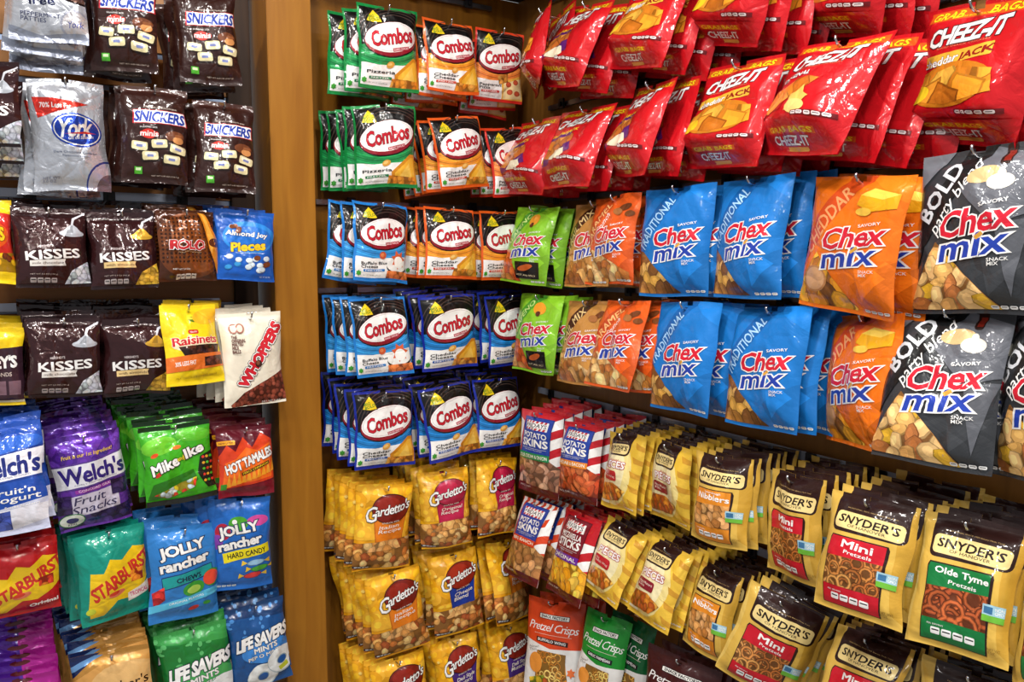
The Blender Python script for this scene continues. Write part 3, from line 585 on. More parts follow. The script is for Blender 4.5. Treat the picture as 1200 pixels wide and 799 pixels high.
def d_jr(kind):
    def f(a):
        ch = kind == 'c'
        y = .30 if ch else .40
        if not ch: a.E(.46, .26, .16, .12, '4AA02A'); a.E(.4, .24, .04, .04, W); a.E(.78, .24, .18, .09, 'D04A9A'); a.E(.2, .34, .13, .14, 'B02038'); a.E(.1, .44, .1, .12, '7A3AA0')
        a.T('JOLLY', .46, y-.065, .64, .13, W, 9, 0, .08, [(.19, '16305A')], .95); a.T('rancher', .48, y+.065, .70, .10, W, 9, .05, .08, [(.19, '16305A')], .95)
        if ch:
            a.P([(.14, .50), (.88, .42), (.9, .54), (.16, .64)], '16306A'); a.P([(.15, .51), (.87, .43), (.89, .53), (.17, .63)], '1E9A9A'); a.T('CHEWS', .53, .535, .36, .05, '102A4A', 6, 0, .06)
            a.food([(.02, .66), (.18, .6), (.2, .74), (.06, .82)], 5, .18, ['C8302A', 'A8202A'], 'ball'); a.E(.6, .66, .16, .11, '3A9A3A', 10); a.E(.6, .67, .1, .06, 'A8D05A', 10); a.E(.88, .58, .14, .13, '3A8A3A', 20); a.E(.86, .58, .12, .11, 'E8503A', 20)
            a.P([(0, .80), (1, .68), (1, .76), (0, .88)], '5AC0E8'); a.T('ORIGINAL FLAVORS', .5, .775, .5, .025, W, 8); a.E(.6, .88, .08, .03, 'C8302A', 10); a.E(.8, .85, .06, .03, '3A9A3A')
        else:
            a.P([(.18, .57), (.96, .50), (.97, .60), (.2, .68)], 'E8D81E'); a.T('HARD CANDY', .58, .59, .64, .055, '15151A', 6, 0, .05)
            for x, y_, c in ((.72, .70, '9AC8E8'), (.78, .77, '4AA83A'), (.66, .84, 'D83A3A')): a.P([(x-.24, y_+.03), (x-.14, y_), (x-.22, y_-.03)], 'E8C23A'); a.P([(x+.24, y_-.03), (x+.14, y_-.005), (x+.24, y_+.02)], 'E8C23A'); a.E(x, y_, .15, .05, mul(c, .6), 6); a.E(x, y_, .13, .04, c, 6)
            a.icons(.08, .93, .4, .955, 'D0E0F0')
    return f
def d_pink(a):
    a.P([(0, 0), (.5, 0), (.6, .4), (0, .5)], '4A1E8A'); a.P([(.5, 0), (1, 0), (1, .4), (.6, .4)], 'A8208A'); a.E(.5, .05, .14, .04, '5A1A24'); a.P([(0, .5), (1, .3), (1, 1), (0, 1)], 'C8208A'); a.T('Mike and Ike', .5, .5, .8, .12, W, 12, .1, .07, [(.13, '14140F')])
def d_werth(a):
    a.P([(0, 0), (.36, 0), (0, .22)], '1A2A5A'); a.P([(0, .1), (.3, .02), (.4, .03), (0, .16)], '6A9AD0'); a.P([(.45, 0), (1, 0), (1, .12), (.5, .08)], 'B4823A'); a.P([(0, .25), (.4, .1), (1, .05), (1, 1), (0, 1)], 'E0A456')
    a.E(.7, .35, .5, .3, 'ECBC78'); a.T("Werther's\nOriginal", .54, .44, .84, .26, '3A2414', 5, .1, .02); a.E(.93, .55, .12, .1, '3A8AC0')
def d_life(kind):
    def f(a):
        g = kind == 'g'; a.P([(0, .0), (1, 0), (1, .2), (0, .1)], '3A9A4A' if g else '163A6A'); rg = random.Random(9)
        for k in range(22): a.E(rg.uniform(0, 1), rg.uniform(.04, .34), rg.uniform(.015, .05), rg.uniform(.015, .04), '5AB86A' if g else '4A8AD0')
        a.E(.6, .55, .42, .22, '4AA85A' if g else '3A86D8'); a.T('LIFE SAVERS', .56, .40, .90, .13, 'F6F6F6', 8, .25, .10, [(.18, '1A2A3A')], .90); a.T('MINTS', .6, .52, .40, .06, W, 8, .1, .06, [(.12, '2A3A5A')])
        a.T('WINT O GREEN' if g else 'PEP O MINT', .56, .60, .55, .04, W, 8, .1, .04, [(.1, '2A3A5A')])
        for x, y in ((.5, .86), (.85, .72)): a.E(x, y, .27, .24, 'B8C8D0', 20); a.E(x, y-.008, .26, .225, 'EEF2F4', 20); a.E(x, y, .1, .085, '9AB0B8', 20); a.E(x, y+.004, .085, .07, '2A7A3A' if g else '1E5AA8', 20)
        a.R(.78, .78, .96, .84, 'C8D03A', 0, 20)
    return f
# design: w, h, base, back, thickness, top seal, bottom seal, shape, crinkle, film, art, seed
D = {
'snickers': (.118, .187, '2E1511', '2A1410', .019, .07, .05, 'pillow', 1.0, 'gloss', d_snick),
'york': (.126, .201, 'C6CAD4', 'B4B8C4', .017, .07, .05, 'pillow', 1.0, 'silver', d_york),
'york_sf': (.131, .187, 'CFD2DB', 'B4B8C4', .019, .07, .05, 'pillow', 1.4, 'silver', d_ysf),
'kisses': (.122, .148, '34181A', '2A1618', .018, .09, .05, 'pillow', 1.1, 'foil', d_kiss('C4C8D2', 'E6E0DA', 'milk chocolate')),
'kissesg': (.119, .15, '34181A', '2A1618', .018, .09, .05, 'pillow', 1.1, 'foil', d_kiss('D8A83A', 'E8C88A', 'with almonds')),
'rolo': (.111, .141, '4A2616', '3A1C12', .017, .07, .05, 'pillow', 1.3, 'foil', d_rolo),
'almond': (.119, .146, '1659B8', '1659B8', .014, .07, .05, 'pillow', .8, 'gloss', d_almond),
'reese': (.107, .147, 'F0CC1E', 'E0B81E', .017, .07, .05, 'pillow', 1.0, 'gloss', d_reese),
'yellow': (.117, .143, 'F0CC1E', 'E0B81E', .017, .07, .05, 'pillow', 1.2, 'gloss', d_yellow),
'raisin': (.118, .163, 'F0D01E', 'E8C41E', .016, .07, .05, 'pillow', .9, 'gloss', d_raisin),
'whop': (.130, .196, 'E9E1CE', 'D8D0BE', .017, .06, .04, 'pillow', .8, 'satin', d_whop),
'welchb': (.131, .2, '1E4AA8', '1E4AA8', .019, .07, .05, 'pillow', 1.2, 'gloss', d_welch('b')),
'welchp': (.127, .185, '5A2A9A', '5A2A9A', .019, .07, .05, 'pillow', 1.3, 'foil', d_welch('p')),
'mikeike': (.136, .161, '3EA81E', '2A7A1A', .018, .07, .06, 'pillow', 1.0, 'gloss', d_mike),
'hottam': (.116, .149, '6E1226', '5A1020', .016, .07, .06, 'pillow', 1.0, 'gloss', d_hot),
'starred': (.129, .141, 'C01A20', 'A8181E', .018, .07, .05, 'pillow', 1.0, 'gloss', d_star('', 'r')),
'startl': (.129, .181, '12907E', '0E7A6C', .018, .07, .05, 'pillow', .9, 'gloss', d_star('', 't')),
'jrchew': (.139, .194, '2E7CC8', '2A6CB8', .018, .06, .05, 'pillow', .8, 'gloss', d_jr('c')),
'jrhard': (.126, .2, '1E66BE', '1E5CB0', .017, .06, .05, 'pillow', .9, 'gloss', d_jr('h')),
'pinkp': (.128, .175, '8A1E8A', '6A1A7A', .017, .07, .05, 'pillow', 1.3, 'foil', d_pink),
'werth': (.143, .189, 'C08A3E', 'A87A3A', .018, .07, .05, 'pillow', 1.2, 'foil', d_werth),
'lsg': (.143, .205, '1E7A34', '1A6A30', .018, .07, .05, 'pillow', .9, 'gloss', d_life('g')),
'lsb': (.125, .189, '1A5090', '163A6A', .017, .07, .05, 'pillow', 1.0, 'gloss', d_life('b')),
'combog': (.146, .184, '12823E', '0E6A34', .018, .045, .04, 'pillow', .9, 'gloss', d_combo('12823E', '1E8C4A', 'Pizzeria', '1E7A4A', 'cheese')),
'comboo': (.136, .171, 'DE5A1C', 'C04A18', .018, .045, .04, 'pillow', .9, 'gloss', d_combo('DE5A1C', 'E8902A', 'Cheddar\nCheese', 'C8402A', 'cheese')),
'combop': (.135, .170, 'D8401E', 'B8321A', .018, .045, .04, 'pillow', .9, 'gloss', d_combo('C8281E', 'E8803A', 'Pepperoni\nPizza', 'C8302A', 'pizza')),
'combob': (.138, .182, '1E78C8', '1A68B0', .018, .045, .04, 'pillow', .9, 'gloss', d_combo('1E78C8', '2E8AD0', 'Buffalo Blue\nCheese', '2A78C0', 'blue')),
'comboc': (.149, .180, '1A2C9A', '16247E', .018, .045, .04, 'pillow', .9, 'gloss', d_combo('1A2C9A', '1E78C0', 'Cheddar\nCheese', '2A5AA8', 'cheese')),
'gardi': (.141, .208, 'EFA51C', 'E09A1A', .022, .06, .04, 'pillow', .9, 'satin', d_gard('', 'E8801E', 'Italian\nRecipe', '7A1E12')),
'gardo': (.128, .193, 'EFAE1C', 'E09A1A', .022, .06, .04, 'pillow', 1.1, 'gloss', d_gard('', 'C01E4A', 'Original\nRecipe', 'A01838')),
'gardb': (.132, .204, 'EFAC1C', 'E09A1A', .022, .06, .04, 'pillow', .9, 'satin', d_gard('', '1E3A9A', 'Cheese\nBlend', '8A2414')),
'gardd': (.125, .201, 'EFA91C', 'E09A1A', .022, .06, .04, 'pillow', .9, 'satin', d_gard('', '4A2A7E', 'Deli Style\nMustard', '7E2014')),
'cheezp': (.225, .185, 'C2141D', 'B0141C', .040, .05, .04, 'gusset', 1.0, 'gloss', d_cheez('duoz')),
'cheezj': (.210, .185, 'C2141D', 'B0141C', .040, .05, .04, 'gusset', 1.0, 'gloss', d_cheez('jack')),
'cheezw': (.220, .185, 'C2141D', 'B0141C', .040, .05, .04, 'gusset', 1.0, 'gloss', d_cheez('white')),
'chexg': (.165, .190, '86C22A', '76B022', .022, .05, .035, 'pillow', 1.0, 'gloss', d_chex('86C22A', '4A9A2A', 'JALAPENO', 'C8E08A', 'nuts')),
'chext': (.171, .188, 'C48A44', 'B07A3A', .022, .05, .035, 'pillow', 1.0, 'gloss', d_chex('C48A44', '4A2414', 'TRAIL MIX', 'E8C88A', 'flat')),
'chexc': (.158, .187, 'DE5A1E', 'C8501A', .022, .05, .035, 'pillow', 1.0, 'gloss', d_chex('DE5A1E', 'C0441A', 'CARAMEL', 'F0B87A', 'flat', 'Crunch')),
'chexb': (.170, .209, '1A74C4', '1668B4', .024, .05, .035, 'pillow', 1.1, 'satin', d_chex('1A74C4', '125EA8', 'TRADITIONAL', 'A8D0F0', 'trad')),
'chexo': (.198, .203, 'EE7418', 'D86814', .026, .05, .035, 'pillow', 1.1, 'gloss', d_chex('EE7418', 'D84E1C', 'CHEDDAR', 'F0A46A', 'cheddar')),
'chexk': (.160, .218, '36383C', '2E3034', .026, .05, .035, 'pillow', 1.2, 'gloss', d_chex('36383C', '17181A', 'BOLD', 'D0D2D8', 'bold', 'party blend')),
'frid1': (.155, .205, 'C41C28', 'A8181E', .022, .05, .04, 'pillow', 1.0, 'gloss', d_frid('23419E', 'POTATO\nSKINS', '1E8A4E', 'SOUR CREAM & ONION', ['A5765A', 'B98A6C', 'C79E82', '8E604A'])),
'frid2': (.141, .174, 'C41C28', 'A8181E', .022, .05, .04, 'pillow', 1.0, 'gloss', d_frid('23419E', 'POTATO\nSKINS', 'E8882A', 'CHEDDAR & BACON', ['C8522A', 'D86A3A', 'B5421E', 'E07A48'])),
'frid3': (.150, .195, 'D8441E', 'C03A1A', .022, .05, .04, 'pillow', 1.0, 'gloss', d_frid('23419E', 'POTATO\nSKINS', 'D8441E', 'BBQ RANCH', ['B5824E', 'C8965E', 'A06C3C'], 'sticks')),
'frid4': (.155, .195, 'BE1822', 'A8181E', .022, .05, .04, 'pillow', 1.0, 'gloss', d_frid('7A1626', 'MOZZARELLA\nSTICKS', '6A2A9A', 'ORIGINAL', ['EDA822', 'F2B838', 'E0941A', 'F6C850'], 'ball')),
'snyp': (.134, .162, 'E3B83C', 'D0A432', .021, .05, .03, 'pillow', .9, 'gloss', d_sny('hot')),
'snyq': (.130, .158, 'E3B83C', 'D0A432', .021, .05, .03, 'pillow', .9, 'gloss', d_sny('honey')),
'snyn': (.124, .160, 'D6AE4E', 'C49E40', .023, .05, .03, 'pillow', .9, 'satin', d_sny('nib')),
'snym': (.135, .172, 'D6AE4E', 'C49E40', .023, .05, .03, 'pillow', .9, 'satin', d_sny('mini')),
'snyo': (.127, .179, 'D6AE4E', 'C49E40', .023, .05, .03, 'pillow', .9, 'satin', d_sny('olde')),
'prc1': (.165, .242, 'D8461E', 'C03A1A', .018, .04, .03, 'pillow', .6, 'satin', d_prc('D8461E', '3A1A14', 'BUFFALO WING', 0)),
'prc2': (.123, .229, '1E8A2E', '1A7A28', .018, .04, .03, 'pillow', .6, 'satin', d_prc('1E8A2E', '15151A', 'GARLIC PARMESAN', 0)),
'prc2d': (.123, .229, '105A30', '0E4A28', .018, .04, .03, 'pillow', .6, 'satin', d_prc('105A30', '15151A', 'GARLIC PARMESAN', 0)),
'prc3': (.164, .204, '421616', '3A1214', .018, .04, .03, 'pillow', .6, 'satin', d_prc('421616', '7A1A1A', 'CHIPOTLE', 0)),
}
BAGS = [  # wall, design, along, height, front distance, turn, lean, tilt, bags behind, sideways step, upward step, label
('B', 'york_sf', 0.085, 2.076, 1.700, -0.282, -0.057, -0.02, 2, 0, -0.02, 'silver sugar free mint candy bag in the top row'),
('B', 'snickers', 0.206, 2.039, 1.695, -0.33, -0.025, -0.007, 1, -0.008, -0.012, 'brown chocolate minis bag, top row, beside silver mint bags'),
('B', 'snickers', 0.350, 2.034, 1.700, -0.106, -0.061, 0.053, 2, -0.014, -0.012, 'brown chocolate minis bag, top row, nearest the pilaster'),
('B', 'kisses', -0.024, 1.848, 1.707, -0.477, 0.035, -0.022, 2, 0, -0.025, 'dark brown chocolate bag at picture edge beside white mint bag'),
('B', 'york', 0.100, 1.827, 1.700, 0.023, -0.041, 0.027, 2, -0.009, -0.004, 'white and silver mint bag with blue oval'),
('B', 'snickers', 0.251, 1.831, 1.701, -0.072, -0.097, -0.025, 3, -0.008, 0, 'brown chocolate minis bag beside the blue oval mint bag'),
('B', 'snickers', 0.380, 1.815, 1.702, -0.136, -0.194, -0.006, 3, -0.008, 0, 'brown chocolate minis bag, second row, nearest the pilaster'),
('B', 'reese', -0.050, 1.598, 1.700, 0.276, -0.222, -0.004, 2, 0, 0.004, 'yellow and red candy bag above the yellow and brown one'),
('B', 'kisses', 0.062, 1.592, 1.710, 0.052, -0.17, 0.008, 4, 0, 0.006, 'dark brown silver drop chocolate bag, directly under mint bag'),
('B', 'kissesg', 0.183, 1.591, 1.709, -0.006, -0.161, 0.014, 4, -0.002, 0.006, 'dark brown gold drop chocolate bag beside the caramel bag'),
('B', 'rolo', 0.299, 1.596, 1.701, 0.036, -0.085, -0.001, 3, -0.004, 0.006, 'brown dotted caramel candy bag with small red lettering'),
('B', 'almond', 0.417, 1.599, 1.700, 0.043, -0.067, -0.033, 2, -0.012, 0.006, 'bright blue candy bag with yellow lettering beside pilaster'),
('B', 'yellow', -0.050, 1.375, 1.700, -0.121, 0.004, -0.01, 3, 0, 0.006, 'yellow and brown chocolate bag cut by picture edge'),
('B', 'kisses', 0.075, 1.389, 1.690, -0.006, -0.11, -0.024, 5, -0.002, 0.006, 'dark brown silver drop chocolate bag above the purple bag'),
('B', 'kissesg', 0.199, 1.383, 1.692, 0.018, -0.097, -0.04, 5, -0.003, 0.007, 'dark brown gold drop chocolate bag beside the yellow raisin bag'),
('B', 'raisin', 0.295, 1.407, 1.700, 0.257, -0.23, -0.025, 3, 0.01, 0.002, 'yellow bag of chocolate raisins'),
('B', 'whop', 0.418, 1.387, 1.700, 0.043, -0.123, 0.006, 3, -0.012, 0.004, 'cream bag of malt balls with diagonal red lettering'),
('B', 'welchb', -0.038, 1.198, 1.684, -0.091, -0.234, 0.053, 5, -0.001, 0.009, 'blue and white blueberry yogurt snack bag'),
('B', 'welchp', 0.096, 1.162, 1.700, 0.149, -0.004, 0.099, 6, -0.003, 0.009, 'purple fruit snack bag with a white name band'),
('B', 'mikeike', 0.260, 1.164, 1.700, -0.037, -0.109, 0.05, 8, -0.0055, 0.007, 'bright green chewy candy bag with diagonal white lettering'),
('B', 'hottam', 0.399, 1.144, 1.700, 0.012, -0.094, -0.014, 5, -0.004, 0.009, 'dark red candy bag with orange flames'),
('B', 'starred', -0.022, 0.971, 1.700, 0.085, -0.002, 0.009, 2, 0, 0.004, 'red and yellow fruit chew bag at picture edge'),
('B', 'startl', 0.130, 0.967, 1.700, 0.107, -0.044, 0.049, 6, -0.005, -0.001, 'teal fruit chew bag with yellow splash'),
('B', 'jrchew', 0.269, 0.946, 1.700, 0.14, -0.05, -0.036, 2, -0.01, 0.016, 'light blue candy chews bag with teal band'),
('B', 'jrhard', 0.384, 0.987, 1.700, -0.126, 0.002, 0.001, 2, -0.022, 0.008, 'blue hard candy bag with yellow band'),
('B', 'pinkp', -0.030, 0.708, 1.700, -0.253, -0.001, 0.028, 8, -0.001, 0.01, 'purple and pink candy bag at the bottom edge'),
('B', 'werth', 0.123, 0.715, 1.700, -0.162, -0.028, 0.05, 8, -0.003, 0.01, 'golden caramel candy bag with brown lettering'),
('B', 'lsg', 0.277, 0.727, 1.700, -0.134, -0.048, 0.065, 5, -0.004, 0.009, 'green mint candy bag with white rings'),
('B', 'lsb', 0.405, 0.748, 1.700, -0.104, -0.062, 0.082, 5, -0.004, 0.009, 'blue mint candy bag with white rings beside the pilaster'),
('B', 'combog', 0.743, 2.062, 1.703, 0.027, -0.065, -0.003, 2, -0.021, -0.004, 'green bordered filled pretzel bag in the topmost row'),
('B', 'comboo', 0.899, 2.056, 1.701, 0.061, -0.178, -0.006, 3, -0.013, -0.008, 'orange cheddar filled snack bag in the topmost row'),
('B', 'combop', 1.050, 2.061, 1.712, -0.099, 0.028, -0.036, 2, 0, -0.014, 'pepperoni pizza snack bag in the topmost row'),
('B', 'combog', 0.729, 1.845, 1.699, -0.158, -0.03, 0.036, 4, -0.0085, 0, 'green bordered filled pretzel bag in the second row'),
('B', 'comboo', 0.910, 1.837, 1.699, -0.013, -0.131, 0.126, 4, -0.0085, -0.002, 'orange cheddar filled snack bag in the second row'),
('B', 'combop', 1.067, 1.828, 1.700, 0.117, -0.032, 0.096, 2, -0.012, 0, 'pepperoni pizza snack bag half hidden in the second row'),
('B', 'combob', 0.721, 1.626, 1.705, 0.107, -0.148, -0.086, 2, -0.018, 0, 'light blue buffalo cheese snack bag in the third row'),
('B', 'comboo', 0.900, 1.622, 1.702, 0.035, -0.126, -0.057, 3, -0.012, 0, 'orange cheddar snack bag, third row, beside light blue bag'),
('B', 'comboo', 1.043, 1.619, 1.698, 0.145, -0.043, 0.035, 3, -0.012, 0, 'orange cheddar snack bag, third row, touching the lime green bag'),
('B', 'combob', 0.707, 1.411, 1.695, -0.054, -0.128, 0.04, 3, -0.01, 0.002, 'light blue buffalo cheese snack bag in the fourth row'),
('B', 'comboc', 0.889, 1.410, 1.698, -0.068, -0.057, 0.029, 3, -0.009, 0.006, 'dark blue cheddar bag beside the light blue fourth row bag'),
('B', 'comboc', 1.066, 1.407, 1.701, 0.168, -0.054, 0.023, 2, -0.01, 0.006, 'dark blue cheddar bag touching the lower lime green bag'),
('B', 'comboc', 0.715, 1.190, 1.695, -0.023, -0.093, -0.02, 4, -0.008, 0.009, 'dark blue cheddar bag, fifth row, nearest the pilaster'),
('B', 'comboc', 0.882, 1.189, 1.702, 0.041, -0.203, 0.069, 4, -0.007, 0.009, 'dark blue cheddar bag in the middle of the fifth row'),
('B', 'comboc', 1.037, 1.193, 1.710, 0.131, -0.158, -0.039, 3, -0.006, 0.009, 'dark blue cheddar bag beside the red potato skins bag'),
('B', 'gardi', 0.719, 0.966, 1.697, -0.141, -0.003, -0.068, 4, -0.008, 0.004, 'yellow rye chip mix bag with orange panel, upper one'),
('B', 'gardo', 0.871, 0.978, 1.698, -0.218, -0.041, 0.047, 4, -0.004, 0.01, 'yellow snack mix bag with maroon panel, beside orange panel bag'),
('B', 'gardo', 1.029, 0.983, 1.699, 0.067, -0.166, -0.078, 3, -0.004, 0.01, 'yellow snack mix bag with maroon panel, near the corner'),
('B', 'gardi', 0.731, 0.747, 1.699, -0.129, -0.034, 0.124, 4, -0.01, 0.006, 'yellow mix bag with orange panel, middle one by pilaster'),
('B', 'gardb', 0.897, 0.760, 1.700, -0.176, -0.094, 0.082, 4, -0.006, 0.009, 'yellow snack mix bag with blue panel'),
('B', 'gardi', 1.061, 0.756, 1.714, 0.313, -0.286, -0.108, 3, -0.01, 0, 'yellow mix bag with orange panel behind the orange striped bag'),
('B', 'gardi', 0.742, 0.525, 1.700, -0.12, -0.101, 0.106, 4, -0.009, 0.004, 'yellow mix bag with orange panel, lowest one by pilaster'),
('B', 'gardd', 0.897, 0.535, 1.694, -0.201, -0.031, 0.129, 3, -0.008, 0.006, 'yellow mix bag with purple panel, middle of bottom row'),
('B', 'gardd', 1.064, 0.525, 1.706, -0.072, -0.164, 0.044, 2, -0.008, 0.006, 'yellow mix bag with purple panel beside orange crisps bag'),
('R', 'cheezj', 1.555, 2.075, 1.085, -0.5, -0.1, -0.03, 1, 0.01, 0, 'red cracker bag seen edge on in the corner'),
('R', 'cheezp', 1.394, 2.048, 1.088, -0.136, -0.323, -0.228, 2, 0.022, -0.008, 'red cracker bag with purple patch, topmost row, beside edge-on bag'),
('R', 'cheezj', 1.164, 2.046, 1.082, -0.141, -0.186, -0.207, 3, 0.02, -0.008, 'red cracker bag with yellow crackers, second in topmost row'),
('R', 'cheezj', 0.968, 2.054, 1.093, -0.268, -0.049, -0.257, 3, 0.02, -0.008, 'red cracker bag with yellow crackers, third in topmost row'),
('R', 'cheezj', 0.787, 2.035, 1.127, -0.325, 0.102, -0.258, 2, 0.022, -0.008, 'red cracker bag in topmost row showing only its folded base'),
('R', 'cheezp', 1.604, 1.834, 1.102, -0.128, -0.261, -0.075, 2, 0.012, 0, 'red cracker bag with purple patch touching the pizza bag'),
('R', 'cheezp', 1.400, 1.830, 1.089, -0.061, -0.325, -0.075, 3, 0.016, 0, 'red cracker bag with purple patch, facing out, second row'),
('R', 'cheezp', 1.184, 1.841, 1.084, -0.336, -0.284, -0.113, 2, 0.022, 0, 'red cracker bag with purple patch turned sideways, second row'),
('R', 'cheezj', 0.976, 1.841, 1.094, -0.166, -0.134, -0.085, 3, 0.018, -0.004, 'red cracker bag with yellow crackers between two others, second row'),
('R', 'cheezw', 0.772, 1.833, 1.093, -0.274, -0.336, -0.147, 3, 0.024, -0.004, 'red cracker bag with orange cracker sticks and white star'),
('R', 'cheezj', 0.577, 1.836, 1.098, -0.47, 0.069, -0.181, 3, 0.012, -0.006, 'largest red cracker bag with yellow crackers at picture edge'),
('R', 'chexg', 1.598, 1.625, 1.089, 0.11, -0.22, -0.05, 2, 0.018, 0, 'upper lime green snack mix bag'),
('R', 'chext', 1.368, 1.625, 1.094, -0.043, -0.191, 0.015, 2, 0.012, 0, 'upper tan trail mix bag with brown stripe'),
('R', 'chexc', 1.285, 1.631, 1.083, -0.012, -0.186, 0.016, 3, 0.008, 0, 'upper orange caramel snack mix bag'),
('R', 'chexb', 1.109, 1.636, 1.088, 0.083, -0.117, 0.008, 2, 0.02, 0.002, 'upper blue snack mix bag beside the caramel bag'),
('R', 'chexb', 0.932, 1.639, 1.091, -0.096, -0.099, 0.014, 2, 0.018, 0.002, 'upper blue snack mix bag beside the orange cheddar bag'),
('R', 'chexo', 0.714, 1.623, 1.073, -0.195, -0.083, -0.079, 2, 0.024, 0, 'upper orange cheddar snack mix bag with cheese block'),
('R', 'chexk', 0.556, 1.645, 1.084, -0.054, -0.101, 0.04, 1, 0.02, 0, 'upper black and grey bold snack mix bag'),
('R', 'chexg', 1.571, 1.411, 1.089, 0.034, -0.234, 0.039, 2, 0.016, 0, 'lower lime green snack mix bag'),
('R', 'chext', 1.381, 1.406, 1.086, -0.067, -0.191, 0.042, 2, 0.012, 0, 'lower tan trail mix bag with brown stripe'),
('R', 'chexc', 1.237, 1.416, 1.069, -0.127, -0.301, 0.039, 2, 0.02, 0, 'lower orange caramel snack mix bag'),
('R', 'chexb', 1.069, 1.418, 1.076, -0.075, -0.127, 0.026, 2, 0.028, 0, 'lower blue snack mix bag beside the caramel bag'),
('R', 'chexb', 0.886, 1.418, 1.095, -0.139, -0.179, 0.04, 3, 0.014, 0, 'lower blue snack mix bag beside the dim cheddar bag'),
('R', 'chexo', 0.720, 1.415, 1.106, -0.51, -0.087, 0.113, 1, 0.01, 0, 'lower orange cheddar snack mix bag under the upper one'),
('R', 'chexk', 0.582, 1.431, 1.088, 0.035, -0.291, 0.031, 1, 0.02, 0, 'lower black and grey bold snack mix bag'),
('R', 'chexk', 0.440, 1.438, 1.090, -0.383, -0.128, 0.059, 1, 0.01, 0, 'grey bold snack mix bag cut by picture edge'),
('R', 'frid1', 1.563, 1.124, 1.080, 0.082, -0.1, 0.031, 4, 0.01, 0.007, 'red potato skins bag with green flavour strip'),
('R', 'frid2', 1.407, 1.122, 1.090, 0.032, -0.177, 0.067, 4, 0.012, 0.006, 'red potato skins bag with orange flavour strip'),
('R', 'snyp', 1.254, 1.129, 1.090, -0.073, -0.213, 0.078, 6, 0.004, 0.003, 'upper yellow pretzel pieces bag with bright red panel'),
('R', 'snyq', 1.122, 1.133, 1.093, -0.075, -0.084, 0.038, 6, 0.004, 0.003, 'upper yellow pretzel pieces bag with dark red panel'),
('R', 'snyn', 0.974, 1.141, 1.080, 0.057, -0.15, 0.059, 5, 0.005, 0.003, 'upper gold pretzel bag with orange panel'),
('R', 'snym', 0.821, 1.143, 1.083, -0.186, -0.088, 0.109, 5, 0.005, 0.003, 'smaller upper gold pretzel bag with red panel'),
('R', 'snym', 0.660, 1.151, 1.050, 0.062, -0.29, 0.024, 5, 0.005, 0.003, 'largest gold pretzel bag with red panel, beside green panel one'),
('R', 'snyo', 0.535, 1.147, 1.085, 0.154, -0.333, 0.026, 5, 0.006, 0.003, 'gold pretzel bag with green panel'),
('R', 'snyo', 0.407, 1.137, 1.095, -0.244, -0.286, 0.108, 3, 0.006, 0.003, 'gold pretzel bag cut off at the picture edge'),
('R', 'frid3', 1.566, 0.897, 1.083, -0.02, -0.398, 0.069, 3, 0.01, 0.006, 'orange and white striped potato skins bag, tilted'),
('R', 'frid4', 1.396, 0.912, 1.083, -0.077, -0.355, 0.077, 4, 0.012, 0.004, 'dark red cheese sticks bag with purple flavour strip'),
('R', 'snyp', 1.251, 0.926, 1.091, -0.022, -0.46, -0.054, 5, 0.006, 0.002, 'lower yellow pretzel pieces bag with bright red panel'),
('R', 'snyq', 1.111, 0.926, 1.089, -0.042, -0.423, -0.013, 5, 0.006, 0.002, 'lower yellow pretzel pieces bag with dark red panel'),
('R', 'snyn', 0.992, 0.917, 1.104, -0.141, -0.276, 0.064, 5, 0.006, 0.002, 'lower gold pretzel bag with orange panel'),
('R', 'snym', 0.831, 0.922, 1.090, 0.568, -0.105, -0.326, 4, 0.006, 0.002, 'tilted lower gold pretzel bag beside the orange panel one'),
('R', 'snym', 0.687, 0.911, 1.109, -0.039, -0.512, 0.091, 4, 0.006, 0.002, 'lower gold pretzel bag straight under the largest one'),
('R', 'snym', 0.533, 0.922, 1.112, 0.429, 0.016, -0.114, 3, 0.006, 0.002, 'lower gold pretzel bag under the green panel bag'),
('R', 'prc1', 1.512, 0.661, 1.090, 0.375, -0.279, 0.106, 2, 0.006, 0.004, 'orange and white pretzel crisps bag'),
('R', 'prc2', 1.306, 0.703, 1.090, 0.3, -0.222, -0.055, 1, 0.05, 0.004, 'bright green pretzel crisps bag'),
('R', 'prc3', 1.072, 0.710, 1.090, 0.271, -0.21, -0.036, 2, 0.006, 0.004, 'maroon pretzel crisps bag')]
# ------------------------------------------------------------------ helpers for things
def link(name, data=None, parent=None):
    o = bpy.data.objects.new(name, data); C.objects.link(o)
    if parent: o.parent = parent
    return o
def tag(o, label, cat, group=None):
    o['label'] = label; o['category'] = cat
    if group: o['group'] = group
def structure(name, bm, mat):
    o = mesh_obj(name, bm, mat); o['kind'] = 'structure'; return o
def mesh_obj(name, bm, mat, parent=None, smooth=False):
    me = bpy.data.meshes.new(name); bmesh.ops.recalc_face_normals(bm, faces=bm.faces); bm.to_mesh(me); bm.free()
    if smooth: me.polygons.foreach_set('use_smooth', [True]*len(me.polygons))
    me.materials.append(mat); return link(name, me, parent)
def box(bm, x0, x1, y0, y1, z0, z1, bev=0):
    r = bmesh.ops.create_cube(bm, size=1, matrix=Matrix.Translation(((x0+x1)/2, (y0+y1)/2, (z0+z1)/2)) @ Matrix.Diagonal((x1-x0, y1-y0, z1-z0, 1)))
    if bev: bmesh.ops.bevel(bm, geom=list({e for v in r['verts'] for e in v.link_edges}), offset=bev, segments=2, affect='EDGES')
    return bm
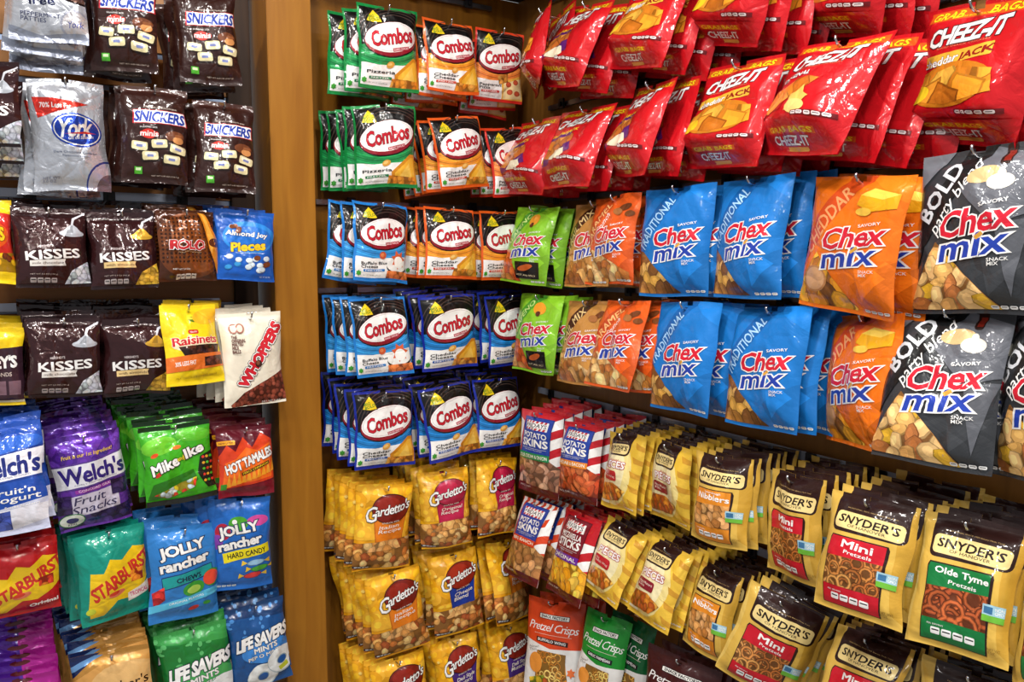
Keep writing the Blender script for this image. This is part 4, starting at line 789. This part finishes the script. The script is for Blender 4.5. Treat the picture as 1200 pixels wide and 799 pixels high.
def tube(bm, pts, r, seg=8):
    rings = []
    for i, p in enumerate(pts):
        p = Vector(p); d = (Vector(pts[min(i+1, len(pts)-1)])-Vector(pts[max(i-1, 0)])).normalized()
        a = d.cross(Vector((0, 0, 1)) if abs(d.z) < .9 else Vector((1, 0, 0))).normalized(); b = d.cross(a)
        rings.append([bm.verts.new(p+(a*math.cos(2*math.pi*k/seg)+b*math.sin(2*math.pi*k/seg))*r) for k in range(seg)])
    for q, s in zip(rings, rings[1:]):
        for k in range(seg): bm.faces.new([q[k], q[(k+1) % seg], s[(k+1) % seg], s[k]])
    bm.faces.new(rings[0]); bm.faces.new(rings[-1])

# ------------------------------------------------------------------ the corner of the shop
WB, WR, Z0 = 1.86, 1.20, 0.0          # back wall plane y, side wall plane x
gold = wood('golden_veneer', '7A4C12', '96621A', .38, True, .15); goldp = wood('pilaster_veneer', '8E5A16', 'A26C1E', .4, True, .2)
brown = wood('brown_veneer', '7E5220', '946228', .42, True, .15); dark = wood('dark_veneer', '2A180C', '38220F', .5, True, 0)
slatw = wood('slatwall_laminate', '946232', 'A8723C', .4, False, .1)
bm = bmesh.new(); box(bm, .5, WR+.04, WB, WB+.04, Z0, 2.19); structure('wall_back', bm, gold)
bm = bmesh.new()
zz = .10                                                    # slatwall: boards with grooves between them
while zz < 2.6:
    box(bm, -1.4, .47, WB, WB+.016, zz+.006, min(2.7, zz+.0702), .001); zz += .0762
box(bm, -1.4, .47, WB+.016, WB+.04, Z0, 2.75); structure('wall_candy_slats', bm, slatw)
bm = bmesh.new(); zz = .10
while zz < 2.6:
    box(bm, -1.4, .455, WB+.004, WB+.0155, zz-.0055, zz+.0055); zz += .0762
structure('trim_1', bm, INSERT)
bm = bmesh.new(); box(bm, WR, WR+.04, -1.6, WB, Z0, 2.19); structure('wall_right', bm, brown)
bm = bmesh.new(); box(bm, .4845, .5805, 1.735, WB+.04, Z0, 2.75, .0015); structure('pilaster', bm, goldp)
bm = bmesh.new(); box(bm, .425, .476, WB-.016, WB+.002, Z0, 2.75, .001); structure('trim_2', bm, dark)
bm = bmesh.new(); box(bm, .5805, WR-.01, WB-.15, WB-.001, 2.192, 2.75); structure('soffit_back', bm, dark)
bm = bmesh.new(); box(bm, WR-.14, WR+.04, -1.6, WB, 2.191, 2.75); structure('soffit_right', bm, dark)
FLOORM = plain('floor_tile', '8A8478', .35)
bm = bmesh.new(); box(bm, -1.6, 1.3, -1.7, 1.95, -.04, 0); structure('floor', bm, FLOORM)
bm = bmesh.new(); box(bm, -1.6, 1.3, -1.7, 1.95, 2.75, 2.79); structure('ceiling', bm, plain('ceiling_paint', '9A948A', .8))

# ------------------------------------------------------------------ hook rails along each row
def rail(wall, a0, a1, z, label, strip=False, step=.14):
    t = link('hook_rail'); tag(t, label, 'rail', 'hook rails')
    t.location = ((a0+a1)/2, WB, z) if wall == 'B' else (WR, (a0+a1)/2, z)
    L = (a1-a0)/2
    if wall == 'R': t.rotation_euler = (0, 0, math.radians(-90))
    # local: x along, -y towards the aisle
    bm = bmesh.new(); box(bm, -L, L, -.012, -.0005, -.006, .006, .001); mesh_obj('bar', bm, RAILM, t)
    if strip:
        bm = bmesh.new(); box(bm, -L, L, -.016, -.0125, -.005, .012, .001); mesh_obj('label_strip', bm, STRIP, t)
    n = max(2, int(2*L/step)); m = None
    for k in range(n):
        x = -L+2*L*(k+.5)/n
        if m is None:
            bm = bmesh.new(); box(bm, -.011, .011, -.022, -.0165, -.013, .013, .0015); box(bm, -.004, .004, -.028, -.021, -.006, .004, .001)
            o = mesh_obj('clip', bm, CLIPM, t); m = o.data
        else: o = link('clip', m, t)
        o.location = (x, 0, 0)
rail('B', -.6, .39, 1.626, 'long metal rail with clear strip above the brown drop chocolate bags', True)
rail('B', -.6, .39, 1.400, 'long metal rail with clear strip above the raisin and malt ball bags', True)
rail('B', .66, 1.11, 2.158, 'empty silver rail on the back wall above the topmost filled pretzel bags')
rail('B', .62, 1.13, 1.635, 'short silver rail on the back wall above the third row of pretzel bags')
rail('B', .62, 1.13, 1.423, 'short silver rail on the back wall above the fourth row of pretzel bags')
rail('R', -.4, 1.70, 2.15, 'silver rail high on the side wall above the red cracker bags')
rail('R', -.4, 1.70, 1.885, 'silver rail on the side wall behind the second row of cracker bags')
rail('R', -.4, 1.72, 1.650, 'silver rail on the side wall behind the upper snack mix bags')
rail('R', -.4, 1.72, 1.428, 'silver rail on the side wall behind the lower snack mix bags')
rail('R', -.4, 1.735, 1.143, 'long rail on the side wall above the potato skins and pretzel bags', True, .13)
rail('R', -.4, 1.72, .935, 'long rail on the side wall behind the lower row of pretzel bags', True, .13)
rail('R', -.4, 1.72, .725, 'lowest rail on the side wall behind the pretzel crisps bags')

# ------------------------------------------------------------------ bags on their hooks
def rotm(yaw, pitch, roll):
    return Matrix.Rotation(yaw, 4, 'Y') @ Matrix.Rotation(pitch, 4, 'X') @ Matrix.Rotation(roll, 4, 'Z')
BAS = {'B': Matrix(((1, 0, 0, 0), (0, 0, -1, 0), (0, 1, 0, 0), (0, 0, 0, 1))), 'R': Matrix(((0, 0, -1, 0), (-1, 0, 0, 0), (0, 1, 0, 0), (0, 0, 0, 1)))}
KIND = {}
for k in D:
    if k[:3] in ('sni', 'yor', 'kis', 'rol', 'alm', 'ree', 'yel', 'rai', 'who', 'mik', 'hot', 'sta', 'jrc', 'jrh', 'pin', 'wer', 'lsg', 'lsb'): KIND[k] = ('candy_bag', 'candy bag', 'candy bags')
    elif k[:3] == 'wel': KIND[k] = ('fruit_snack_bag', 'snack bag', 'fruit snack bags')
    elif k[:3] == 'che' and k[3] == 'e': KIND[k] = ('cracker_bag', 'cracker bag', 'red cracker bags')
    elif k[:3] == 'che': KIND[k] = ('snack_mix_bag', 'snack bag', 'party snack mix bags')
    elif k[:3] == 'com': KIND[k] = ('filled_pretzel_bag', 'snack bag', 'filled pretzel snack bags')
    elif k[:3] == 'gar': KIND[k] = ('rye_chip_bag', 'snack bag', 'yellow rye chip mix bags')
    elif k[:3] == 'fri': KIND[k] = ('potato_skin_bag', 'snack bag', 'potato skin chip bags')
    elif k[:3] == 'prc': KIND[k] = ('pretzel_crisp_bag', 'pretzel bag', 'pretzel crisp bags')
    else: KIND[k] = ('pretzel_bag', 'pretzel bag', 'gold pretzel bags')
CACHE = {}
def bag_parts(dsn, var):
    if (dsn, 'art') not in CACHE:
        w, h, base, back, T, ts, bs, shape, crk, fm, fn = D[dsn]
        art = Art(w, h, len(dsn)*7+ord(dsn[-1])); fn(art)
        ny = max(12, int(round(NX*h/w))); CACHE[(dsn, 'art')] = (art, cut_art(art, ny))
    if (dsn, var) not in CACHE:
        w, h, base, back, T, ts, bs, shape, crk, fm, fn = D[dsn]; art, cd = CACHE[(dsn, 'art')]
        sf = surface(w, h, T, ts, bs, sum(map(ord, dsn))*3+var*101, shape, crk)
        CACHE[(dsn, var)] = make_meshes(KIND[dsn][0], base, back, art, cd, sf, FILM[fm])
    return CACHE[(dsn, var)]
def place_bag(dsn, var, M, label, sz=1.0):
    name, cat, grp = KIND[dsn]
    t = link(name); tag(t, label, cat, grp); t.matrix_world = M @ Matrix.Diagonal((1, 1, sz, 1))
    for pn, me in bag_parts(dsn, var): link(pn, me, t)
    return t
ORD = ['second', 'third', 'fourth', 'fifth', 'sixth', 'seventh', 'eighth', 'ninth', 'tenth']
def hook(wall, a, z, d, label):
    w = WB if wall == 'B' else WR; L = w-d
    t = link('peg_hook'); tag(t, label, 'hook', 'peg hooks'); t.location = (a, w, z) if wall == 'B' else (w, a, z)
    if wall == 'R': t.rotation_euler = (0, 0, math.radians(-90))
    bm = bmesh.new(); tube(bm, [(0, -.012, .004), (0, -.03, 0), (0, -L*.6, -.001), (0, -L-.010, 0), (0, -L-.018, .003), (0, -L-.022, .010), (0, -L-.022, .014)], .0024)
    mesh_obj('wire', bm, STEEL, t, True)
    bm = bmesh.new(); box(bm, -.009, .009, -.0295, -.0285, -.012, .016, .0004); mesh_obj('back_plate', bm, STEEL, t)
count = {}
for wall, dsn, a, z, d, yaw, pitch, roll, n, dl, dz, label in BAGS:
    wl = WB if wall == 'B' else WR; sg = 1 if wall == 'B' else -1
    var = count.get(dsn, 0) % 3; count[dsn] = count.get(dsn, 0)+1
    def M_(a, z, d, y, p, r):
        O = (a, d, z) if wall == 'B' else (d, a, z)
        return Matrix.Translation(O) @ BAS[wall] @ rotm(y, p, r)
    place_bag(dsn, var, M_(a, z, d, yaw, pitch, roll), label)
    hook(wall, a, z-.012, d-.002, 'metal peg hook through the '+label)
    T = D[dsn][4]; sp = min(.030, (wl-d-.030)/max(1, n)); sz = max(.3, min(1, sp/(T*1.4)))
    rg = random.Random(hash((round(a*1000), round(z*1000))))
    for i in range(1, n+1):
        f = 1-i/(n+1.0)
        dd = dsn
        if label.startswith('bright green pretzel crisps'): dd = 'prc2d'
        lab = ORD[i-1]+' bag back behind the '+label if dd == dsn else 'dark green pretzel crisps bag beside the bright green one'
        place_bag(dd, (var+i) % 3, M_(a+sg*(dl*i+rg.uniform(-.003, .003)), z+dz*i+rg.uniform(-.002, .002), d+sp*i, yaw*(.35+.65*f)+rg.uniform(-.03, .03), pitch*(.25+.75*f), roll+rg.uniform(-.05, .05)), lab, sz)

# ------------------------------------------------------------------ light
def lamp(x, y, p, size=.22, col=(1, .97, .92)):
    l = bpy.data.lights.new('ceiling_lamp', 'AREA'); l.shape = 'DISK'; l.size = size; l.energy = p; l.color = col
    o = bpy.data.objects.new('ceiling_lamp', l); C.objects.link(o); o.location = (x, y, 2.72)
LP = 1.3
for x, y, pw in ((.15, .85, 9), (-.55, 1.0, 10), (.5, .1, 10), (-.35, 0, 9), (.8, -.7, 11), (-.1, -.9, 9), (-1.2, .2, 8), (-.9, -.8, 6), (.55, .95, 5)): lamp(x, y, pw*LP, .13)
w = bpy.data.worlds.new('shop_ambient'); bpy.context.scene.world = w; w.use_nodes = True
nt = w.node_tree; bg = nt.nodes['Background']; bg.inputs[0].default_value = (.9, .95, 1, 1); bg.inputs[1].default_value = .32
# ------------------------------------------------------------------ camera
cam = bpy.data.cameras.new('camera'); cam.lens = 918/1200*36; cam.sensor_width = 36; cam.clip_start = .02
co = bpy.data.objects.new('camera', cam); C.objects.link(co); co.location = (0, 0, 1.5)
phi, pit = math.radians(57.6), math.atan(96.5/918)
co.rotation_euler = (math.pi/2-pit, 0, phi-math.pi/2)
sc = bpy.context.scene; sc.camera = co
sc.view_settings.view_transform = 'Standard'; sc.view_settings.look = 'None'; sc.view_settings.gamma = 1; sc.view_settings.use_curve_mapping = False
sc.view_settings.exposure = .1
